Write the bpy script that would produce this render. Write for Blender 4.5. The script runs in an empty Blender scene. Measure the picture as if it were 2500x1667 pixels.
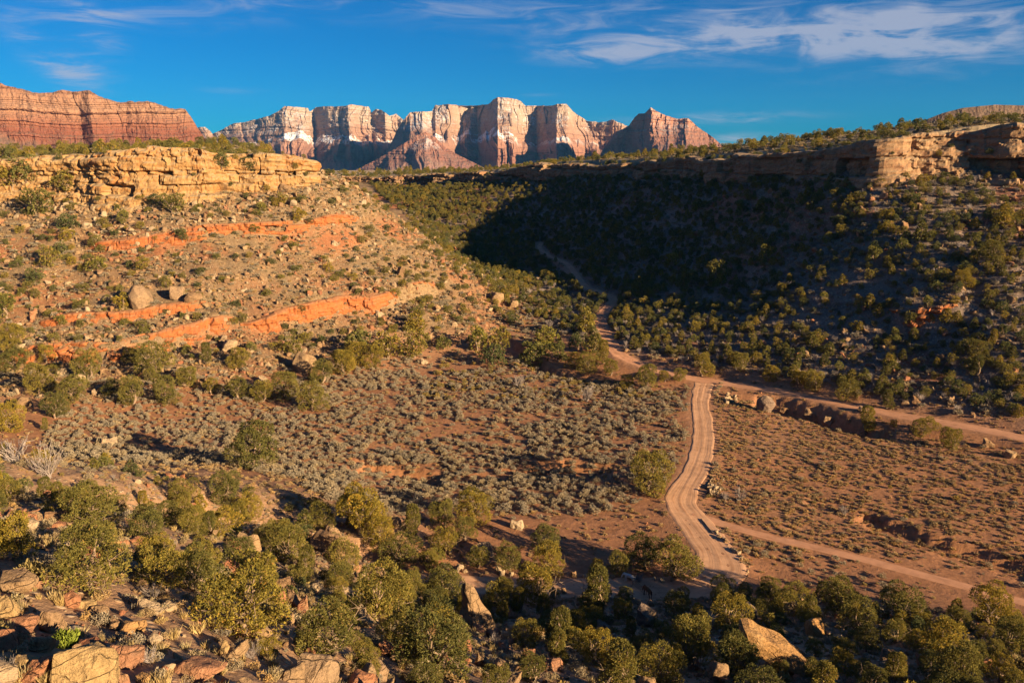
import bpy, bmesh, math, random
import numpy as np
from mathutils import Vector, Matrix, Euler
from mathutils.bvhtree import BVHTree

# ---------------------------------------------------------------- camera, sky, sun, exposure
SC = bpy.context.scene
COL = SC.collection
CAMZ = 66.0
FPX = 1944.0                      # focal length in pixels of a 2500 px wide frame (28 mm)
PITCH = math.atan(443.5 / FPX)
CP, SP = math.cos(PITCH), math.sin(PITCH)
cam_data = bpy.data.cameras.new('camera')
cam = bpy.data.objects.new('camera', cam_data)
COL.objects.link(cam)
cam.location = (0, 0, CAMZ)
cam.rotation_euler = (math.pi / 2 - PITCH, 0, 0)
cam_data.sensor_width = 36.0
cam_data.lens = 36.0 * FPX / 2500.0
cam_data.clip_start = 0.5
cam_data.clip_end = 60000.0
SC.camera = cam

SUN_AZ = math.radians(127.0)      # clockwise from the view direction
SUN_EL = math.radians(15.0)
sun_vec = Vector((math.sin(SUN_AZ) * math.cos(SUN_EL), math.cos(SUN_AZ) * math.cos(SUN_EL), math.sin(SUN_EL)))
sun_data = bpy.data.lights.new('sun', 'SUN')
sun_data.energy = 5.0
sun_data.angle = math.radians(0.5)
sun_data.color = (1.0, 0.76, 0.46)
sun = bpy.data.objects.new('sun', sun_data)
sun.rotation_euler = sun_vec.to_track_quat('Z', 'Y').to_euler()
sun.location = (400, -200, 400)
COL.objects.link(sun)

SC.view_settings.view_transform = 'Standard'
SC.view_settings.look = 'None'
SC.view_settings.exposure = 1.5
SC.view_settings.gamma = 1.0
SC.view_settings.use_curve_mapping = False
SC.render.engine = 'CYCLES'
SC.cycles.use_denoising = True
SC.cycles.denoiser = 'OPENIMAGEDENOISE'
SC.cycles.denoising_input_passes = 'RGB_ALBEDO_NORMAL'
SC.cycles.denoising_prefilter = 'ACCURATE'
SC.cycles.max_bounces = 4
SC.cycles.diffuse_bounces = 3
SC.cycles.glossy_bounces = 1
SC.cycles.transmission_bounces = 2
SC.cycles.transparent_max_bounces = 4
SC.cycles.volume_bounces = 0
SC.cycles.caustics_reflective = False
SC.cycles.caustics_refractive = False


def ray(px, py):
    u = (px - 1250.0) / FPX
    v = (833.5 - py) / FPX
    return np.array([u, CP + v * SP, -SP + v * CP])


def at_depth(px, py, Y):
    d = ray(px, py)
    return np.array([0, 0, CAMZ]) + d * (Y / d[1])


def at_z(px, py, z):
    d = ray(px, py)
    return np.array([0, 0, CAMZ]) + d * ((z - CAMZ) / d[2])


def project(P):
    """world points (N,3) -> pixel coordinates of the 2500 x 1667 frame"""
    P = np.asarray(P, float)
    x, y, z = P[..., 0], P[..., 1], P[..., 2] - CAMZ
    w = y * CP - z * SP
    v = y * SP + z * CP
    w = np.where(w < 0.1, 0.1, w)
    return 1250.0 + FPX * x / w, 833.5 - FPX * v / w


# ---------------------------------------------------------------- node helpers
class NT:
    def __init__(self, tree):
        self.t = tree
        self.n = tree.nodes
        self.l = tree.links

    def add(self, typ, **kw):
        nd = self.n.new(typ)
        for k, v in kw.items():
            setattr(nd, k, v)
        return nd

    def put(self, sock, val):
        if isinstance(val, bpy.types.NodeSocket):
            self.l.new(val, sock)
        elif val is not None:
            if sock.type == 'RGBA' and not isinstance(val, (int, float)) and len(val) == 3:
                val = (*val, 1.0)
            sock.default_value = val

    def math(self, op, a, b=None, c=None, clamp=False):
        nd = self.add('ShaderNodeMath', operation=op)
        nd.use_clamp = clamp
        self.put(nd.inputs[0], a)
        if b is not None:
            self.put(nd.inputs[1], b)
        if c is not None:
            self.put(nd.inputs[2], c)
        return nd.outputs[0]

    def vmath(self, op, a, b=None):
        nd = self.add('ShaderNodeVectorMath', operation=op)
        self.put(nd.inputs[0], a)
        if b is not None:
            self.put(nd.inputs[1], b)
        return nd.outputs['Value'] if op in ('DOT_PRODUCT', 'LENGTH', 'DISTANCE') else nd.outputs[0]

    def mix(self, fac, a, b, mode='MIX'):
        nd = self.add('ShaderNodeMix', data_type='RGBA', blend_type=mode)
        self.put(nd.inputs[0], fac)
        self.put(nd.inputs[6], a)
        self.put(nd.inputs[7], b)
        return nd.outputs[2]

    def noise(self, vec, scale, detail=3.0, rough=0.55, dist=0.0):
        nd = self.add('ShaderNodeTexNoise')
        if vec is not None:
            self.put(nd.inputs['Vector'], vec)
        nd.inputs['Scale'].default_value = scale
        nd.inputs['Detail'].default_value = detail
        nd.inputs['Roughness'].default_value = rough
        nd.inputs['Distortion'].default_value = dist
        return nd.outputs[0]

    def ramp(self, fac, stops, interp='LINEAR'):
        nd = self.add('ShaderNodeValToRGB')
        cr = nd.color_ramp
        cr.interpolation = interp
        while len(cr.elements) > 1:
            cr.elements.remove(cr.elements[-1])
        for i, (p, c) in enumerate(stops):
            e = cr.elements[0] if i == 0 else cr.elements.new(p)
            e.position = p
            if isinstance(c, (int, float)):
                c = (c, c, c)
            e.color = (*c[:3], 1.0)
        self.put(nd.inputs[0], fac)
        return nd.outputs[0]

    def smooth(self, x, a, b):
        nd = self.add('ShaderNodeMapRange', interpolation_type='SMOOTHSTEP')
        self.put(nd.inputs[0], x)
        nd.inputs[1].default_value = a
        nd.inputs[2].default_value = b
        return nd.outputs[0]

    def mapping(self, vec, scale=(1, 1, 1), loc=(0, 0, 0), rot=(0, 0, 0)):
        nd = self.add('ShaderNodeMapping')
        self.put(nd.inputs[0], vec)
        nd.inputs['Scale'].default_value = scale
        nd.inputs['Location'].default_value = loc
        nd.inputs['Rotation'].default_value = rot
        return nd.outputs[0]


def new_mat(name):
    m = bpy.data.materials.new(name)
    m.use_nodes = True
    nt = NT(m.node_tree)
    bs = nt.n['Principled BSDF']
    bs.inputs['Specular IOR Level'].default_value = 0.15
    bs.inputs['Roughness'].default_value = 0.9
    return m, nt, bs


def bump(nt, bs, height, strength=0.5, dist=0.1):
    nd = nt.add('ShaderNodeBump')
    nd.inputs['Strength'].default_value = strength
    nd.inputs['Distance'].default_value = dist
    nt.put(nd.inputs['Height'], height)
    nt.put(bs.inputs['Normal'], nd.outputs[0])


# ---------------------------------------------------------------- world: Nishita sky with cirrus
world = bpy.data.worlds.new('World')
SC.world = world
world.use_nodes = True
w = NT(world.node_tree)
w.n.clear()
sky = w.add('ShaderNodeTexSky', sky_type='NISHITA')
sky.sun_disc = False
sky.sun_elevation = SUN_EL
sky.sun_rotation = SUN_AZ
sky.altitude = 1300.0
sky.air_density = 1.0
sky.dust_density = 0.15
sky.ozone_density = 2.5
tc = w.add('ShaderNodeTexCoord')
dirv = tc.outputs['Generated']
sep = w.add('ShaderNodeSeparateXYZ')
w.put(sep.inputs[0], dirv)
el = w.math('ARCSINE', sep.outputs[2])
az = w.math('ARCTAN2', sep.outputs[0], sep.outputs[1])
azd = w.math('MULTIPLY', az, 57.2958)
eld = w.math('MULTIPLY', el, 57.2958)


def az_el(px, py):
    d = ray(px, py)
    return math.degrees(math.atan2(d[0], d[1])), math.degrees(math.asin(d[2] / np.linalg.norm(d)))


# cirrus sheet: direction-space noise, stretched sideways, streaks leaning a little
cmb = w.add('ShaderNodeCombineXYZ')
w.put(cmb.inputs[0], azd)
w.put(cmb.inputs[1], eld)
cvec = cmb.outputs[0]
n_big = w.noise(w.mapping(cvec, (0.055, 0.20, 1), (3.1, 1.7, 0)), 1.0, 4, 0.55, 0.6)
n_str = w.noise(w.mapping(cvec, (0.16, 0.95, 1), (0.3, 4.2, 0), (0, 0, 0.10)), 1.0, 6, 0.62, 0.9)
n_puf = w.noise(w.mapping(cvec, (0.34, 0.62, 1), (9.3, 2.2, 0)), 1.0, 5, 0.55, 0.5)


def cloud_patch(px, py, wx, wy, tilt=0.0):
    """soft ellipse of cloud amount round a sky direction; sizes in degrees"""
    a0, e0 = az_el(px, py)
    da = w.math('SUBTRACT', azd, a0)
    de = w.math('SUBTRACT', eld, e0)
    de = w.math('SUBTRACT', de, w.math('MULTIPLY', da, tilt))
    r2 = w.math('ADD', w.math('POWER', w.math('MULTIPLY', da, 1.0 / wx), 2.0),
                w.math('POWER', w.math('MULTIPLY', de, 1.0 / wy), 2.0))
    return w.math('POWER', 2.71828, w.math('MULTIPLY', r2, -1.0))


def total(lst):
    s = lst[0]
    for x in lst[1:]:
        s = w.math('ADD', s, x)
    return s


streaks = total([
    w.math('MULTIPLY', cloud_patch(1800, 62, 15, 1.6, -0.02), 1.5),
    w.math('MULTIPLY', cloud_patch(2300, 100, 9, 2.0, 0.02), 1.4),
    w.math('MULTIPLY', cloud_patch(1520, 132, 5.5, 0.75), 2.0),
    w.math('MULTIPLY', cloud_patch(1000, 15, 12, 0.9), 0.7),
    w.math('MULTIPLY', cloud_patch(330, 25, 9, 1.1, 0.05), 1.1),
    w.math('MULTIPLY', cloud_patch(140, 150, 2.2, 1.5, -0.6), 1.6),
    w.math('MULTIPLY', cloud_patch(235, 95, 1.6, 2.2, -0.2), 1.3),
    w.math('MULTIPLY', cloud_patch(575, 221, 2.1, 0.24), 1.3),
    w.math('MULTIPLY', cloud_patch(1780, 288, 5.5, 0.45), 1.3),
    w.math('MULTIPLY', cloud_patch(1800, 343, 5.0, 0.5), 1.5),
    w.math('MULTIPLY', cloud_patch(1500, 300, 3.0, 0.35), 0.6),
    w.math('MULTIPLY', cloud_patch(1310, 232, 1.6, 0.16), 0.5),
])
puffs = total([
    w.math('MULTIPLY', cloud_patch(2060, 85, 4.2, 1.2, 0.05), 1.5),
    w.math('MULTIPLY', cloud_patch(2210, 80, 1.8, 1.3), 1.5),
    w.math('MULTIPLY', cloud_patch(2420, 95, 2.2, 1.0, 0.15), 1.1),
    w.math('MULTIPLY', cloud_patch(1840, 92, 4.5, 1.2), 1.3),
])
elsewhere = w.math('MULTIPLY', w.smooth(n_big, 0.40, 0.66), w.smooth(eld, 12.0, 24.0))  # unseen cloud high above the view, thickened to add white ambient light
tex = w.smooth(n_str, 0.34, 0.74)
puf = w.smooth(n_puf, 0.36, 0.70)
amount = w.math('ADD', w.math('MULTIPLY', streaks, w.math('ADD', w.math('MULTIPLY', tex, 0.85), 0.10)),
                w.math('MULTIPLY', puffs, puf))
amount = w.math('ADD', amount, w.math('MULTIPLY', elsewhere, w.math('MULTIPLY', tex, 1.3)))
amount = w.math('MULTIPLY', w.smooth(amount, 0.0, 1.6), 0.74, clamp=True)
# the polarised, saturated blue of the photographed sky
hs = w.add('ShaderNodeHueSaturation')
hs.inputs['Saturation'].default_value = 1.1
hs.inputs['Value'].default_value = 1.0
w.put(hs.inputs['Color'], sky.outputs[0])
tint = w.mix(1.0, hs.outputs[0], (0.012, 0.30, 0.56), 'MULTIPLY')
cloud_col = (2.7, 2.85, 3.5)
skyc = w.mix(amount, tint, cloud_col)
bg = w.add('ShaderNodeBackground')
bg.inputs['Strength'].default_value = 0.060
w.put(bg.inputs['Color'], skyc)
out = w.add('ShaderNodeOutputWorld')
w.l.new(bg.outputs[0], out.inputs[0])

# ---------------------------------------------------------------- numpy noise


def _hash(ix, iy, iz, seed):
    with np.errstate(over='ignore'):
        h = (ix.astype(np.uint32) * np.uint32(374761393) + iy.astype(np.uint32) * np.uint32(668265263)
             + iz.astype(np.uint32) * np.uint32(2147483647) + np.uint32((seed * 974634777) & 0xffffffff))
        h = (h ^ (h >> np.uint32(13))) * np.uint32(1274126177)
        h = (h ^ (h >> np.uint32(15))) * np.uint32(2246822519)
        h = h ^ (h >> np.uint32(16))
    return h.astype(np.float64) / 4294967295.0


def vnoise(x, y, seed=0, z=None):
    x = np.asarray(x, float)
    y = np.asarray(y, float)
    ix, iy = np.floor(x), np.floor(y)
    fx, fy = x - ix, y - iy
    ux, uy = fx * fx * fx * (fx * (fx * 6 - 15) + 10), fy * fy * fy * (fy * (fy * 6 - 15) + 10)
    ix, iy = ix.astype(np.int64), iy.astype(np.int64)
    if z is None:
        iz0 = np.zeros_like(ix)
        layers = [(iz0, None)]
    else:
        z = np.asarray(z, float)
        iz = np.floor(z)
        fz = z - iz
        uz = fz * fz * (3 - 2 * fz)
        iz = iz.astype(np.int64)
        layers = [(iz, 1 - uz), (iz + 1, uz)]
    res = 0
    for kz, wz in layers:
        a = _hash(ix, iy, kz, seed)
        b = _hash(ix + 1, iy, kz, seed)
        c = _hash(ix, iy + 1, kz, seed)
        d = _hash(ix + 1, iy + 1, kz, seed)
        v = (a * (1 - ux) + b * ux) * (1 - uy) + (c * (1 - ux) + d * ux) * uy
        res = res + (v if wz is None else v * wz)
    return res * 2 - 1


def fbm(x, y, octaves=4, seed=0, gain=0.5, z=None):
    amp, tot, s = 1.0, 0.0, 0.0
    f = 1.0
    for o in range(octaves):
        s = s + amp * vnoise(np.asarray(x) * f + 17.3 * o, np.asarray(y) * f - 9.1 * o, seed + o, None if z is None else z * f)
        tot += amp
        amp *= gain
        f *= 2.03
    return s / tot


def ridged(x, y, octaves=4, seed=0, z=None):
    amp, tot, s, f = 1.0, 0.0, 0.0, 1.0
    for o in range(octaves):
        s = s + amp * (1 - 2 * np.abs(vnoise(np.asarray(x) * f + 31 * o, np.asarray(y) * f, seed + o, None if z is None else z * f)))
        tot += amp
        amp *= 0.5
        f *= 2.1
    return s / tot


def sstep(x, a, b):
    t = np.clip((x - a) / (b - a), 0, 1)
    return t * t * (3 - 2 * t)


def hash1(i, seed=0):
    i = np.asarray(i)
    z0 = np.zeros_like(i)
    return _hash(i, z0 + seed, z0, seed)


# ---------------------------------------------------------------- terrain control points
ROAD_MAIN = [at_z(px, py, z) for px, py, z in [
    (560, 1408, 7.0), (760, 1410, 4.5), (950, 1412, 3.0), (1150, 1425, 2.4), (1400, 1434, 2.0), (1560, 1440, 1.8), (1680, 1434, 1.5),
    (1748, 1408, 1.2), (1757, 1375, 1.0), (1735, 1325, .8), (1693, 1275, .6), (1664, 1235, .5), (1668, 1200, .5),
    (1697, 1150, .5), (1715, 1090, .5), (1716, 1030, .6), (1709, 985, .8), (1718, 937, 1.2)]]
ROAD_CROSS = [at_z(px, py, z) for px, py, z in [
    (2900, 1165, 2.5), (2640, 1103, 2.4), (2500, 1070, 2.3), (2350, 1040, 2.2), (2200, 1014, 2.0), (2050, 985, 1.8), (1900, 955, 1.6), (1800, 940, 1.4),
    (1718, 928, 1.4), (1640, 913, 1.8), (1565, 890, 2.4), (1510, 864, 3.4), (1486, 830, 4.6), (1468, 795, 6.0), (1467, 768, 7.2),
    (1490, 744, 8.5), (1494, 726, 9.6), (1466, 714, 10.6), (1431, 700, 11.6), (1408, 675, 13.2), (1385, 645, 15.0),
    (1340, 624, 16.5), (1318, 605, 18.0), (1322, 592, 19.0)]]
TRACK = [at_z(px, py, z) for px, py, z in [
    (1690, 1254, .5), (1791, 1286, .4), (1906, 1317, .3), (2021, 1343, .3), (2174, 1382, .3), (2327, 1423, .3), (2500, 1469, .3), (2700, 1520, .3)]]

LOWER = []
for px, py, z in [(600, 1000, 0.3), (900, 1000, 0), (1200, 1000, 0), (1500, 1000, 0), (1850, 1050, 0.3), (2100, 1100, .3), (2400, 1150, .5), (900, 900, 1),
                  (1200, 880, .5), (1500, 925, .3), (1900, 1200, 0), (2200, 1250, 0), (2450, 1300, 0), (1300, 1150, -.6), (800, 1130, -.3), (1000, 1200, -.6),
                  (400, 1095, 0), (150, 1050, 1), (100, 990, 3), (300, 955, 3), (700, 900, 2.5), (1000, 840, 3), (1250, 800, 3.5),
                  (1200, 760, 6), (1150, 650, 14), (1050, 580, 23), (960, 520, 31), (900, 480, 38), (2000, 1380, .2), (2300, 1440, .3), (1450, 1370, 1.2), (1250, 1370, 1.8), (1580, 1330, .8), (1480, 1290, .4)]:
    LOWER.append(at_z(px, py, z))
for px, py, Y in [  # left hill
        (0, 505, 330), (200, 498, 326), (450, 498, 322), (650, 476, 336), (760, 436, 350), (1130, 700, 328), (1000, 580, 352), (870, 462, 378),
        (0, 750, 265), (300, 700, 275), (600, 650, 290), (900, 650, 312), (1000, 750, 290), (1180, 765, 312),
        # right slope
        (2500, 440, 285), (2300, 445, 292), (2150, 450, 298), (2000, 440, 328), (1850, 430, 370), (1700, 430, 424), (1550, 440, 484), (1400, 436, 552),
        (1200, 446, 622), (1000, 455, 682), (2300, 700, 238), (2000, 700, 262), (1700, 700, 310), (1500, 600, 400), (1300, 520, 520), (1800, 550, 345),
        (2200, 550, 272), (2480, 700, 228), (2480, 900, 204),
        # foreground hillside
        (50, 1640, 19), (300, 1640, 21), (600, 1640, 26), (900, 1640, 34), (1200, 1640, 43), (1500, 1640, 51), (1800, 1640, 57), (2100, 1640, 60), (2450, 1640, 60),
        (50, 1420, 29), (300, 1420, 33), (600, 1430, 43), (850, 1450, 62), (1100, 1480, 86), (1400, 1500, 90), (1700, 1510, 92), (2000, 1500, 95),
        (2300, 1500, 96), (0, 1250, 60), (250, 1260, 66), (500, 1270, 80), (700, 1290, 98), (900, 1310, 116), (1150, 1330, 124), 
        (0, 1180, 92), (250, 1190, 105), (500, 1210, 118), (1950, 1450, 110), (2250, 1475, 108), (2480, 1510, 104)]:
    LOWER.append(at_depth(px, py, Y))
for p in ROAD_MAIN[::2] + ROAD_CROSS[1::2] + TRACK[1:7:2]:
    LOWER.append(p)
for p in [(0, 0, 53), (-14, 4, 54), (14, 6, 46), (0, -60, 42), (-60, -10, 60), (25, -25, 44), (60, -40, 32), (-150, 20, 80), (-120, 70, 45), (-170, 130, 12), (-60, -150, 60), (100, -150, 20),
          (-260, 100, 30), (-260, 200, 4), (-300, 280, 30), (-420, 250, 25), (-400, 330, 50), (-500, 60, 30), (60, 20, 40), (120, 20, 22), (130, 75, 6), (200, 0, 12), (160, 130, 1),
          (260, 100, 4), (230, 180, 8), (300, 210, 30), (400, 240, 45), (480, 100, 10), (400, -60, 4), (300, -200, 10), (-160, 650, 44), (-140, 550, 42), (-112, 450, 44)]:
    LOWER.append(np.array(p, float))
LOWER = np.array(LOWER)

RIM = [at_depth(px, py, Y) for px, py, Y in [
    (0, 390, 338), (150, 384, 336), (230, 372, 330), (285, 364, 325), (400, 363, 323), (500, 367, 326), (560, 381, 337), (640, 376, 339), (700, 380, 343), (768, 394, 350)]]
RIM = [np.array((-480.0, 345, 66)), np.array((-330.0, 338, 66)), np.array((-270.0, 342, 66))] + RIM + [np.array(p, float) for p in [(-96, 372, 60), (-122, 440, 58), (-150, 560, 56), (-172, 690, 53), (-168, 722, 52)]]
N_LEFT = len(RIM)
RIM += [at_depth(px, py, Y) for px, py, Y in [
    (880, 432, 725), (960, 428, 702), (1060, 424, 676), (1130, 420, 650), (1200, 416, 628), (1290, 404, 600), (1380, 396, 570), (1480, 396, 530), (1570, 394, 490), (1700, 386, 432),
    (1850, 378, 378), (1960, 372, 345), (2060, 360, 322), (2150, 340, 306), (2230, 330, 302), (2310, 322, 300), (2400, 308, 296), (2500, 300, 292)]]
RIM += [np.array(p, float) for p in [(230, 272, 82), (300, 240, 80), (400, 262, 80), (560, 280, 80)]]
RIM = np.array(RIM)

TOP = [p for p in RIM]
for px, py, Y in [(100, 372, 400), (400, 362, 420), (650, 372, 420), (1950, 348, 400), (1700, 372, 500), (2100, 332, 380), (2300, 303, 350), (2480, 296, 345), (1200, 411, 800), (1000, 418, 820), (1500, 392, 640)]:
    TOP.append(at_depth(px, py, Y))
for p in [(-300, 500, 66), (-500, 600, 64), (-200, 900, 54), (0, 1100, 50), (300, 900, 58), (300, 500, 78), (500, 400, 84), (-700, 400, 66), (700, 500, 84), (-600, 1000, 55), (600, 1000, 60)]:
    TOP.append(np.array(p, float))
TOP = np.array(TOP)


class TPS:
    def __init__(self, P, lam=0.0):
        xy = P[:, :2] / 100.0
        n = len(P)
        K = self.k(xy, xy) + np.eye(n) * lam
        A = np.zeros((n + 3, n + 3))
        A[:n, :n] = K
        A[:n, n] = 1
        A[:n, n + 1:] = xy
        A[n, :n] = 1
        A[n + 1:, :n] = xy.T
        self.w = np.linalg.solve(A, np.concatenate([P[:, 2], np.zeros(3)]))
        self.xy = xy

    @staticmethod
    def k(a, b):
        r2 = ((a[:, None, :] - b[None, :, :]) ** 2).sum(-1)
        return 0.5 * r2 * np.log(r2 + 1e-9)

    def __call__(self, X, Y):
        X = np.ravel(X) / 100.0
        Y = np.ravel(Y) / 100.0
        out = np.empty(len(X))
        for i in range(0, len(X), 20000):
            q = np.stack([X[i:i + 20000], Y[i:i + 20000]], 1)
            out[i:i + 20000] = self.k(q, self.xy) @ self.w[:-3] + self.w[-3] + q @ self.w[-2:]
        return out


f_lower = TPS(LOWER, 0.004)
f_top = TPS(TOP, 0.004)


def resample(P, step):
    P = np.asarray(P, float)
    # Catmull-Rom through the points, then even arclength
    Q = np.vstack([2 * P[0] - P[1], P, 2 * P[-1] - P[-2]])
    out = []
    for i in range(1, len(Q) - 2):
        p0, p1, p2, p3 = Q[i - 1], Q[i], Q[i + 1], Q[i + 2]
        for t in np.linspace(0, 1, 14, endpoint=False):
            out.append(0.5 * ((2 * p1) + (-p0 + p2) * t + (2 * p0 - 5 * p1 + 4 * p2 - p3) * t * t + (-p0 + 3 * p1 - 3 * p2 + p3) * t ** 3))
    out.append(P[-1])
    out = np.array(out)
    d = np.r_[0, np.cumsum(np.linalg.norm(np.diff(out[:, :2], axis=0), axis=1))]
    n = max(2, int(round(d[-1] / step)) + 1)
    s = np.linspace(0, d[-1], n)
    return np.stack([np.interp(s, d, out[:, k]) for k in range(out.shape[1])], 1), s


def near_line(X, Y, line, reach):
    """distance to a dense polyline, index of the nearest vertex, side (+ left of travel); inf beyond reach"""
    X, Y = np.ravel(X), np.ravel(Y)
    D = np.full(len(X), np.inf)
    I = np.zeros(len(X), int)
    S = np.zeros(len(X))
    m = (X > line[:, 0].min() - reach) & (X < line[:, 0].max() + reach) & (Y > line[:, 1].min() - reach) & (Y < line[:, 1].max() + reach)
    idx = np.nonzero(m)[0]
    T = np.gradient(line[:, :2], axis=0)
    for i in range(0, len(idx), 12000):
        j = idx[i:i + 12000]
        dx = X[j][:, None] - line[None, :, 0]
        dy = Y[j][:, None] - line[None, :, 1]
        d2 = dx * dx + dy * dy
        k = d2.argmin(1)
        r = np.arange(len(j))
        D[j] = np.sqrt(d2[r, k])
        I[j] = k
        S[j] = np.sign(T[k, 0] * dy[r, k] - T[k, 1] * dx[r, k])
    return D, I, S


RIM_L, RIM_S = resample(RIM, 4.0)
ROADS = [(resample(ROAD_MAIN, 1.5)[0], 2.9), (resample(ROAD_CROSS, 1.5)[0], 2.7), (resample(TRACK, 1.5)[0], 1.25)]

# red ledges on the left hill and on the right slope: (line, height), and arroyos: (line, half width, depth)
def line_px(lst):
    return np.array([at_depth(px, py, Y) for px, py, Y in lst])


def on_slope(pts):
    """where the view rays through these pixels meet the smooth slope"""
    ys = np.linspace(150, 420, 540)
    res = []
    for px, py in pts:
        d = ray(px, py)
        X_, Z_ = d[0] / d[1] * ys, CAMZ + d[2] / d[1] * ys
        g = f_lower(X_, ys)
        k = np.nonzero(Z_ < g)[0]
        k = k[0] if len(k) else len(ys) - 1
        res.append((X_[k], ys[k], g[k]))
    return np.array(res)


LEDGES = [
    (on_slope([(-60, 885), (60, 868), (160, 860), (270, 866), (340, 846), (440, 822), (530, 800), (600, 792)]), 6.2),
    (on_slope([(60, 792), (200, 786), (310, 780), (430, 768), (540, 762)]), 3.2),
    (on_slope([(590, 800), (650, 788), (730, 768), (800, 752), (850, 744), (900, 746), (960, 726), (1010, 710), (1085, 694)]), 5.2),
    (on_slope([(185, 588), (280, 600), (400, 588), (520, 572), (640, 560), (760, 552), (900, 545)]), 2.8),
    (on_slope([(2160, 770), (2240, 782), (2320, 772), (2390, 758)]), 5.0),
]
LEDGES = [(resample(l, 1.2)[0], h) for l, h in LEDGES]
ARROYOS = [
    (np.array([at_z(px, py, 0) for px, py in [(60, 1112), (200, 1108), (330, 1098), (430, 1096), (560, 1106), (680, 1112), (820, 1128), (960, 1140), (1080, 1158), (1200, 1156), (1330, 1140), (1440, 1146), (1540, 1160), (1600, 1180)]]), 4.2, 2.0),
    (np.array([at_z(px, py, 0) for px, py in [(1200, 815), (1240, 850), (1330, 905), (1450, 930), (1560, 950), (1660, 962), (1690, 966)]]), 3.2, 2.2),
    (np.array([at_z(px, py, 0) for px, py in [(1760, 975), (1840, 985), (1920, 1000), (2000, 1022), (2100, 1050), (2200, 1072), (2300, 1085), (2420, 1100), (2560, 1120), (2700, 1150)]]), 5.0, 3.4),
    (np.array([at_z(px, py, 0) for px, py in [(1960, 1215), (2040, 1238), (2110, 1262), (2180, 1290), (2280, 1325), (2400, 1362), (2520, 1395), (2640, 1430)]]), 3.2, 1.8),
]
ARROYOS = [(resample(l, 2.0)[0], hw, d) for l, hw, d in ARROYOS]


def height(X, Y, detail=True):
    shp = np.shape(X)
    X, Y = np.ravel(np.asarray(X, float)), np.ravel(np.asarray(Y, float))
    lo = f_lower(X, Y)
    D, I, S = near_line(X, Y, RIM_L, 60.0)
    # inside the mesa when beyond the rim line: sign from the side, or from a vertical test far away
    far = ~np.isfinite(D)
    sd = np.where(far, 0, D * S)
    if far.any():
        xs, ys = RIM_L[:, 0], RIM_L[:, 1]
        # even-odd test against the polygon rim + far corners
        poly = np.vstack([RIM_L[:, :2], [[2500, 300], [2500, 4000], [-2500, 4000], [-2500, 345]]])
        q = np.nonzero(far)[0]
        inside = np.zeros(len(q), bool)
        x, y = X[q], Y[q]
        for a, b in zip(poly, np.roll(poly, -1, 0)):
            c = ((a[1] > y) != (b[1] > y))
            if c.any():
                inside ^= c & (x < (b[0] - a[0]) * (y - a[1]) / (b[1] - a[1] + 1e-12) + a[0])
        sd[q] = np.where(inside, 60, -60)
    h = lo.copy()
    # ledges
    for line, H in LEDGES:
        d, i, s = near_line(X, Y, line, 30.0)
        m = np.isfinite(d)
        n = len(line)
        fade = sstep(np.minimum(i, n - 1 - i) / n, 0.0, 0.12) * sstep(d, 30, 12)
        h[m] += (np.where(s > 0, sstep(d, 0.0, 1.6), -sstep(d, 0.0, 1.6)) * 0.5 * H * np.exp(-d / 14.0) * fade)[m]
    for line, hw, dep in ARROYOS:
        d, i, s = near_line(X, Y, line, 16.0)
        m = np.isfinite(d)
        wob = 1 + 0.35 * fbm(X / 7.0, Y / 7.0, 3, 71)
        n = len(line)
        fade = sstep(np.minimum(i, n - 1 - i) / n, 0.0, 0.08) * (0.25 + 0.75 * sstep(vnoise(i / 9.0, i * 0.0, 88 + n), -0.15, 0.35))
        h[m] -= (dep * fade * (1 - sstep(d / wob, hw * 0.72, hw * 1.08)))[m]
    up = sstep(sd, 6.0, 9.0)
    if up.any():
        tp = f_top(X, Y)
        h = h * (1 - up) + tp * up
    if detail:
        slope_zone = np.clip((h - 3.0) / 12.0, 0, 1)
        n1 = fbm(X / 26, Y / 26, 4, 11)
        n2 = fbm(X / 5.5, Y / 5.5, 4, 23)
        gul = ridged(X / 34, Y / 34, 3, 37)
        bumpy = (n1 * 1.7 + n2 * 0.75 - np.maximum(gul, 0) * 1.3) * slope_zone * (1 - 0.75 * up) + n2 * 0.12 + n1 * 0.25
        fg = sstep(Y, 95, 60)
        bumpy *= 1 - 0.45 * fg
        for line, hw in ROADS:
            d, i, s = near_line(X, Y, line, 16.0)
            m = np.isfinite(d)
            k = sstep(d, hw + 3.0, hw + 0.4)
            bumpy = bumpy * (1 - k)
            h[m] = (h * (1 - k) + line[np.minimum(i, len(line) - 1), 2] * k)[m]
        h = h + bumpy
    return h.reshape(shp)


# ---------------------------------------------------------------- object helpers
def set_props(o, label=None, cat=None, group=None, kind=None):
    if label:
        o['label'] = label
    if cat:
        o['category'] = cat
    if group:
        o['group'] = group
    if kind:
        o['kind'] = kind
    return o


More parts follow.
